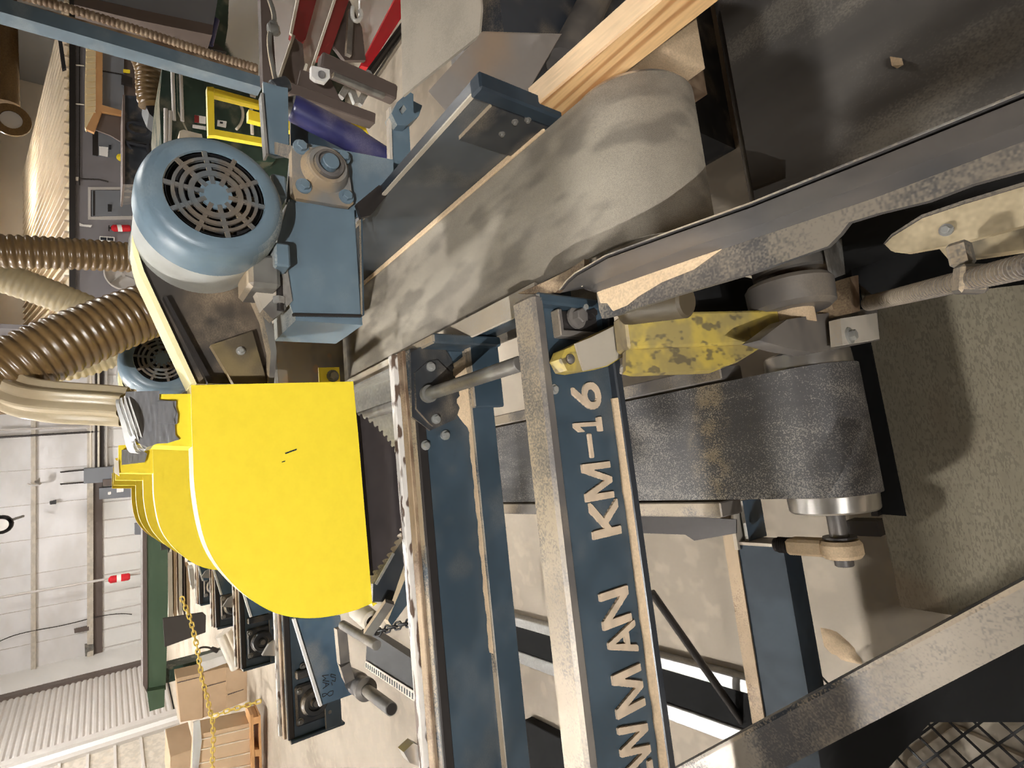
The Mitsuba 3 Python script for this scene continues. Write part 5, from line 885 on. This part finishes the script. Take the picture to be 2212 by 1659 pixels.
for k, (a, b, m_) in enumerate((((4.8356,23.3121,2.0212), (1.3769,23.9344,2.0212), 'cream'), ((4.8374,23.3118,1.9324), (1.3689,23.9359,1.9324), 'conduit'), ((4.8386,23.3116,1.8686), (1.3632,23.9369,1.8686), 'steel_dark'), ((4.8399,23.3114,1.8047), (1.3574,23.9379,1.8047), 'cream'), ((4.8422,23.3109,1.6888), (1.3470,23.9398,1.6888), 'steel_dark'), ((4.8442,23.3106,1.5851), (1.3377,23.9415,1.5851), 'conduit'))):
    one('wall_pipe', tube([a, b], .035, 8), m_, ('leftmost cream', 'second pale', 'third, dark', 'fourth, cream', 'fifth, dark', 'rightmost pale')[k]+' pipe of the bundle on the far wall above the electrical cabinet', 'pipe', group='bundle of pipes across the far wall')
for i, (p, q2, m_, lb) in enumerate((((0, 929), (195, 922), 'conduit', 'upper pale drop pipe on the far wall'), ((-20, 946), (215, 932), 'steel_dark', 'dark drop pipe crossing the far wall girts'), ((130, 1020), (182, 1015), 'steel_dark', 'short dark conduit above the tall electrical cabinet'), ((130, 1046), (182, 1042), 'steel_dark', 'lower short dark conduit above the tall electrical cabinet'))):
    P0, P1 = ((2.7645,23.6848,4.3198), (2.7610,23.6854,2.0338)) if i == 0 else ((2.5293,23.7271,4.5357), (2.5908,23.7160,1.7790)) if i == 1 else ((1.2970,23.9488,2.8346), (1.3146,23.9456,2.1973)) if i == 2 else ((0.8988,24.0205,2.8346), (0.8925,24.0216,2.1973))
    one('drop_pipe', tube([P0, P1], .035 if i < 2 else .025, 8), m_, lb, 'pipe')
wl = thing('wall_lamp', 'small bright bracket lamp on the white far wall', 'lamp'); part(wl, 'arm', tube(spline([(0.9979,23.9010,3.6442), (0.9207,23.7117,3.4010), (0.9661,23.6019,3.3024)], 12), .03, 8), 'conduit'); part(wl, 'shade', lathe([(0, .12), (.12, .04), (.14, 0)], (1.0277,23.5908,3.3253), (0, 0, 1), 18), 'steel_bright')
wc_ = one('camera_box', prism([(0.3501,24.0176,3.1021), (0.3747,24.0132,2.9368), (0.2532,24.0350,2.9368), (0.2579,24.0342,3.0904)], HD*.15), 'black', 'tiny black camera box on the white far wall', 'camera')
fl_l = thing('flood_lamp', 'round dark flood lamp at the left edge on the far wall', 'lamp'); fc = np.array((-0.1999,21.3732,3.9865)); part(fl_l, 'bowl', lathe([(0, .25), (.05, .27), (.3, .14), (.32, 0)], fc, HD, 28), 'steel_dark', smooth=30); part(fl_l, 'lens', lathe([(-.01, 0), (-.01, .17), (.02, .17), (.02, 0)], fc, HD, 24), 'conduit'); part(fl_l, 'arm', tube([(-0.1342,21.3614,3.9094), (-0.0244,23.3737,3.6948)], .04, 8), 'iron_grey')
ex2 = thing('fire_extinguisher', 'red fire extinguisher on a pale pipe against the white far wall', 'fire extinguisher')
t0, t1 = np.array((-2.4181,23.3980,1.5389)), np.array((-2.4199,23.3983,0.9453)); ax = nrm(t1-t0); L_ = np.linalg.norm(t1-t0)
part(ex2, 'cylinder', lathe([(0, 0), (0, .05), (.06, .12), (L_*.92, .12), (L_, .09), (L_, 0)], t0, ax, 24), 'red', smooth=30); part(ex2, 'label', lathe([(L_*.38, .122), (L_*.58, .122)], t0, ax, 24), 'label_white', smooth=True); part(ex2, 'valve', cyl(t0-ax*.1, t0, .04), 'conduit')
one('stand_pipe', tube([(-2.4143,23.7021,4.5292), (-2.4108,23.7015,2.9049), (-2.4067,23.7008,1.5249), (-2.3955,23.6987,0.2833)], .04, 10), 'conduit', 'long pale stand pipe slanting behind the far extinguisher', 'pipe', smooth=True)
one('wall_vent', prism([(-4.5983,25.0095,2.1848), (-4.6342,25.0160,1.9451), (-5.0319,25.0876,1.9324), (-4.9929,25.0806,2.1723)], HD*.1), 'iron_grey', 'small grey vent box beside the far girt', 'vent')
one('girt_block', prism([(-4.0066,24.9031,2.4701), (-4.0022,24.9023,2.0717), (-4.1435,24.9277,2.0717), (-4.1339,24.9260,2.4578)], HD*.1), 'trim_brown', 'short brown block standing on the far girt', 'block')
one('wall_cable', tube(spline([(-3.9322,24.9405,4.4340), (-3.7761,24.9124,3.6568), (-3.7956,24.9159,2.8371), (-3.7531,24.9083,1.9712), (-3.9047,24.9356,0.8519)], 24), .015, 6), 'steel_dark', 'thin dark cable looping across the white far wall', 'cable')
# ------------------------------------------------------------------ green beam machine with lumber
gb = thing('green_press', 'long mid-green steel beam machine before the white far wall', 'machine')
part(gb, 'beam', prism([(-0.0645,9.1561,1.1872), (-0.0974,9.1620,0.9395), (-1.4044,9.3972,0.9340), (-2.6061,9.6134,0.9615), (-2.5789,9.6085,1.1767)], HD*.4), 'green_mid'); part(gb, 'top_cap', prism([(-0.0588,9.1348,1.2303), (-0.0651,9.1359,1.1830), (-2.5937,9.5909,1.1724), (-2.4518,9.5654,1.2250)], HD*.5), 'trim_brown')
part(gb, 'end_flange', prism([(-2.5317,9.4984,1.1819), (-2.5547,9.5026,0.9799), (-2.8042,9.5475,0.9853), (-2.8068,9.5479,1.1557)], HD*.45), 'green_mid')
for pts, lb in (([(-0.5725,8.8411,1.0493), (-0.5424,8.8357,0.7575), (-0.6372,8.8528,0.7467), (-0.6521,8.8554,1.0441)], 'narrow black flap hanging from the green beam'), ([(-1.5166,8.8078,1.0379), (-1.5516,8.8141,0.5842), (-1.5981,8.8224,0.5457), (-1.8186,8.8621,0.5512), (-1.8835,8.8738,1.0176)], 'wide dark brown flap hanging from the green beam')):
    one('rubber_flap', prism(pts, HD*.04), 'rubber_grip', lb, 'flap')
part(gb, 'leg', prism([(-0.0995,9.3656,0.9237), (-0.1244,9.3701,0.7358), (-0.6301,9.4611,0.8674), (-0.7527,9.4832,0.9125)], HD*.1), 'green_dark'); part(gb, 'leg', quadR(-4.2, -4.0, 9.05, 9.3, 0, 1.0), 'green_dark')
for k, (a, b, m_) in enumerate(((362, 372, 'cream'), (374, 380, 'cardboard'), (382, 390, 'cream'), (394, 400, 'trim_brown'), (402, 410, 'cardboard'))):
    pts = [[(-0.7947,10.3036,0.8606), (-0.8057,10.3056,0.7993), (-1.8039,10.4852,0.7870), (-1.8027,10.4849,0.8484)], [(-0.7949,10.3036,0.7808), (-0.8015,10.3048,0.7437), (-1.8163,10.4874,0.7375), (-1.8070,10.4857,0.7747)], [(-0.7917,10.3030,0.7189), (-0.7935,10.3034,0.6689), (-1.8208,10.4882,0.6626), (-1.8098,10.4862,0.7064)], [(-0.8184,10.3078,0.6501), (-0.8218,10.3084,0.6312), (-1.8318,10.4902,0.6186), (-1.8271,10.4893,0.6375)], [(-1.0772,10.3544,0.6123), (-1.0872,10.3562,0.5615), (-1.8331,10.4904,0.5552), (-1.8221,10.4884,0.5996)]][k]
    one('lumber_board', prism(pts, HD*.3), m_, ('topmost pale board of the lumber stack, nearest the green beam', 'second brown board of the lumber stack', 'middle cream board of the lumber stack', 'thin dark board fourth in the lumber stack', 'brown board of the lumber stack farthest from the green beam')[k], 'board', group='boards stacked behind the green beam')
one('white_sheet_stack', prism([(-1.0579,9.8429,0.6280), (-1.0562,9.8426,0.5674), (-1.3454,9.8946,0.5369), (-1.3773,9.9004,0.5796), (-1.2895,9.8846,0.6039)], HD*.2), 'white', 'bright white stack end beside the farthest bearing', 'stack')
# ------------------------------------------------------------------ cartons, pallets and yellow chain
def carton(label, f, depth, m='cardboard', tape=None):
    c = thing('carton', label, 'carton'); part(c, 'box', prism(f, HD*depth), m)
    if tape is not None: part(c, 'flap_line', prism(tape, HD*.004), 'trim_brown')
    return c
carton('brown carton of the pile nearest the green beam', [(-2.3830,9.1669,0.8706), (-2.3985,9.1697,0.5644), (-3.0232,9.2821,0.5588), (-2.9774,9.2738,0.8224)], .3, tape=[(-2.4327,9.1657,0.8608), (-2.4460,9.1680,0.5657), (-2.4523,9.1692,0.5657), (-2.4450,9.1679,0.8608)])
carton('middle brown carton of the pile, against the yellow chain', [(-2.4041,9.1910,0.5619), (-2.4179,9.1935,0.2688), (-3.0090,9.2998,0.2571), (-3.0239,9.3025,0.5563)], .3, tape=[(-2.6002,9.2161,0.5519), (-2.6083,9.2176,0.2704), (-2.6148,9.2187,0.2704), (-2.6128,9.2184,0.5519)])
carton('crumpled brown carton of the pile nearest the blue cross beams, on the dark pallet', [(-2.4122,9.1721,0.2720), (-2.5725,9.2010,-0.0158), (-2.9714,9.2727,-0.0281), (-3.0020,9.2782,0.2603)], .3, tape=[(-2.7965,9.2311,0.2502), (-2.7925,9.2304,0.0471), (-2.7991,9.2316,0.0471), (-2.8094,9.2334,0.2502)])
cs_ = carton('wrapped stack of brown cartons on a pallet at the lower left corner', [(-2.7708,8.0174,0.7782), (-2.8439,8.0305,0.1955), (-3.6381,8.1734,0.1689), (-3.3611,8.1236,0.8067)], .32)
for k in range(4): part(cs_, 'layer_line', bar([(-2.8316,8.0182,0.7794), (-2.9460,8.0387,0.7889), (-3.1032,8.0670,0.7984), (-3.2319,8.0902,0.7984)][k], [(-2.8967,8.0299,0.1974), (-3.0347,8.0547,0.1921), (-3.2011,8.0846,0.1869), (-3.3564,8.1126,0.1816)][k], .012, .01, HD), 'cream')
part(cs_, 'wrap', prism([(-2.6027,7.9668,0.8090), (-2.6055,7.9673,0.7424), (-2.8498,8.0113,0.7232), (-3.3644,8.1039,0.7806), (-3.3438,8.1002,0.8279)], HD*.02), 'plastic_clear'); pass
carton('reddish brown carton at the bottom left corner behind the wrapped stack', [(-3.2346,8.9137,0.9726), (-3.2350,8.9137,0.7051), (-3.7885,9.0133,0.7051), (-3.6666,8.9914,0.9826)], .7)
for nm, x0_, lb in (('a', 0, 'wooden pallet under the wrapped carton stack'), ('b', 1, 'dark wooden pallet standing under the carton pile')):
    p_ = thing('pallet', lb, 'pallet')
    if x0_ == 0:
        part(p_, 'deck', prism([(-2.7123,7.9052,0.2099), (-2.7123,7.9052,0.1784), (-3.6050,8.0659,0.1521), (-3.5912,8.0634,0.1837)], HD*.3), 'wood_orange'); part(p_, 'base', prism([(-2.7461,7.9113,0.1150), (-2.7538,7.9127,0.0937), (-3.6396,8.0721,0.0723), (-3.6303,8.0704,0.0937)], HD*.3), 'wood_orange')
        for q3 in ([(-2.7516,7.9123,0.1784), (-2.7650,7.9147,0.1097), (-2.8440,7.9290,0.1097), (-2.8377,7.9278,0.1732)], [(-3.1507,7.9841,0.1626), (-3.1666,7.9870,0.0937), (-3.2458,8.0012,0.0937), (-3.2371,7.9997,0.1574)]): part(p_, 'block', prism(q3, HD*.28), 'wood_orange')
        part(p_, 'shadow_board', prism([(-2.9899,8.5648,0.0575), (-3.0045,8.5674,-0.0169), (-3.9363,8.7351,-0.0516), (-3.9013,8.7288,0.0290)], HD*.05), 'black')  # black board low down behind the pallet
    else:
        part(p_, 'deck', prism([(-2.5999,9.2059,-0.0404), (-2.6001,9.2059,-0.0836), (-3.0165,9.2809,-0.1022), (-3.0193,9.2814,-0.0527)], HD*.6), 'trim_brown'); part(p_, 'base', prism([(-2.6781,9.4232,-0.1366), (-2.6860,9.4246,-0.1621), (-3.0793,9.4954,-0.1812), (-3.0820,9.4959,-0.1493)], HD*.6), 'trim_brown')
yc = thing('yellow_chain', 'yellow plastic barrier chain hanging across the cartons', 'chain')
for m_ in chain_links([(-1.1022,7.5139,0.9481), (-1.3835,7.5645,0.8571), (-1.6868,7.6191,0.7971), (-2.0697,7.6880,0.7458), (-2.3258,7.7341,0.6893), (-2.5811,7.7800,0.6417)], .075, .020, .008): part(yc, 'link', m_, 'chain_yellow', smooth=True)
yc2 = thing('yellow_chain', 'second yellow barrier chain running right towards the dark pallet', 'chain')
for m_ in chain_links([(-2.4766,7.5580,0.6604), (-2.4644,7.5558,0.5188), (-2.4711,7.5570,0.3487), (-2.4725,7.5573,0.1576)], .075, .020, .008): part(yc2, 'link', m_, 'chain_yellow', smooth=True)
yc3 = thing('yellow_chain', 'third yellow barrier chain falling in front of the wrapped cartons', 'chain')
for m_ in chain_links([(-2.4956,7.5614,0.6651), (-2.6956,7.5974,0.6558), (-2.9506,7.6433,0.6651), (-3.2587,7.6987,0.6697)], .075, .020, .008): part(yc3, 'link', m_, 'chain_yellow', smooth=True)
for k in range(2):
    a, b = (((-1.4959,6.9751,0.6462), (-1.8890,7.0459,0.5016)), ((-1.4968,7.1277,0.5592), (-1.8598,7.1930,0.4095)))[k]
    r_ = thing('paper_roll', ('cream paper roll nearest the cartons', 'cream paper roll behind the first one, under the bearing')[k], 'roll'); part(r_, 'roll', cyl(a, b, .048, n=26), 'cream', smooth=30); part(r_, 'core', cyl(b, np.array(b)+nrm(np.array(b)-np.array(a))*.004, .035), 'iron_grey')
one('white_bag', prism([(-2.1793,8.8254,0.6293), (-2.1617,8.8222,0.3371), (-2.2756,8.8427,0.3088), (-2.3017,8.8474,0.5861)], HD*.2), 'white', 'flat white bag on top of the brown cartons', 'bag')
one('gooseneck_lamp', cat(tube(spline([(-2.0389,8.6985,0.6840), (-1.9615,8.6846,0.6416), (-1.9693,8.6860,0.5720), (-2.0135,8.6940,0.5017)], 20), .012, 8), cyl((-2.0059,8.6926,0.5071), (-2.0566,8.7017,0.4360), .03, n=12)), 'steel_dark', 'small dark gooseneck lamp above the brown cartons', 'lamp')

od = thing('overhead_duct', 'brown overhead duct in the top left corner of the photo', 'duct')
part(od, 'tube', cyl((16.7628,21.3693,4.2763), (13.1807,22.0138,4.1880), .34, n=24), 'wood_orange' if False else 'hose_brown', smooth=30); part(od, 'flange', lathe([(0, .28), (0, .5), (.12, .5), (.12, .28)], (12.4598,21.6355,4.0262), HD, 28), 'hose_brown', smooth=30); part(od, 'lens', lathe([(.05, 0), (.05, .28), (.1, .28), (.1, 0)], (12.4598,21.6355,4.0262), HD, 24), 'conduit'); part(od, 'hanger', tube([(16.7628,21.3693,4.2763), (16.5517,21.4073,4.7744)], .03, 8), 'trim_brown')
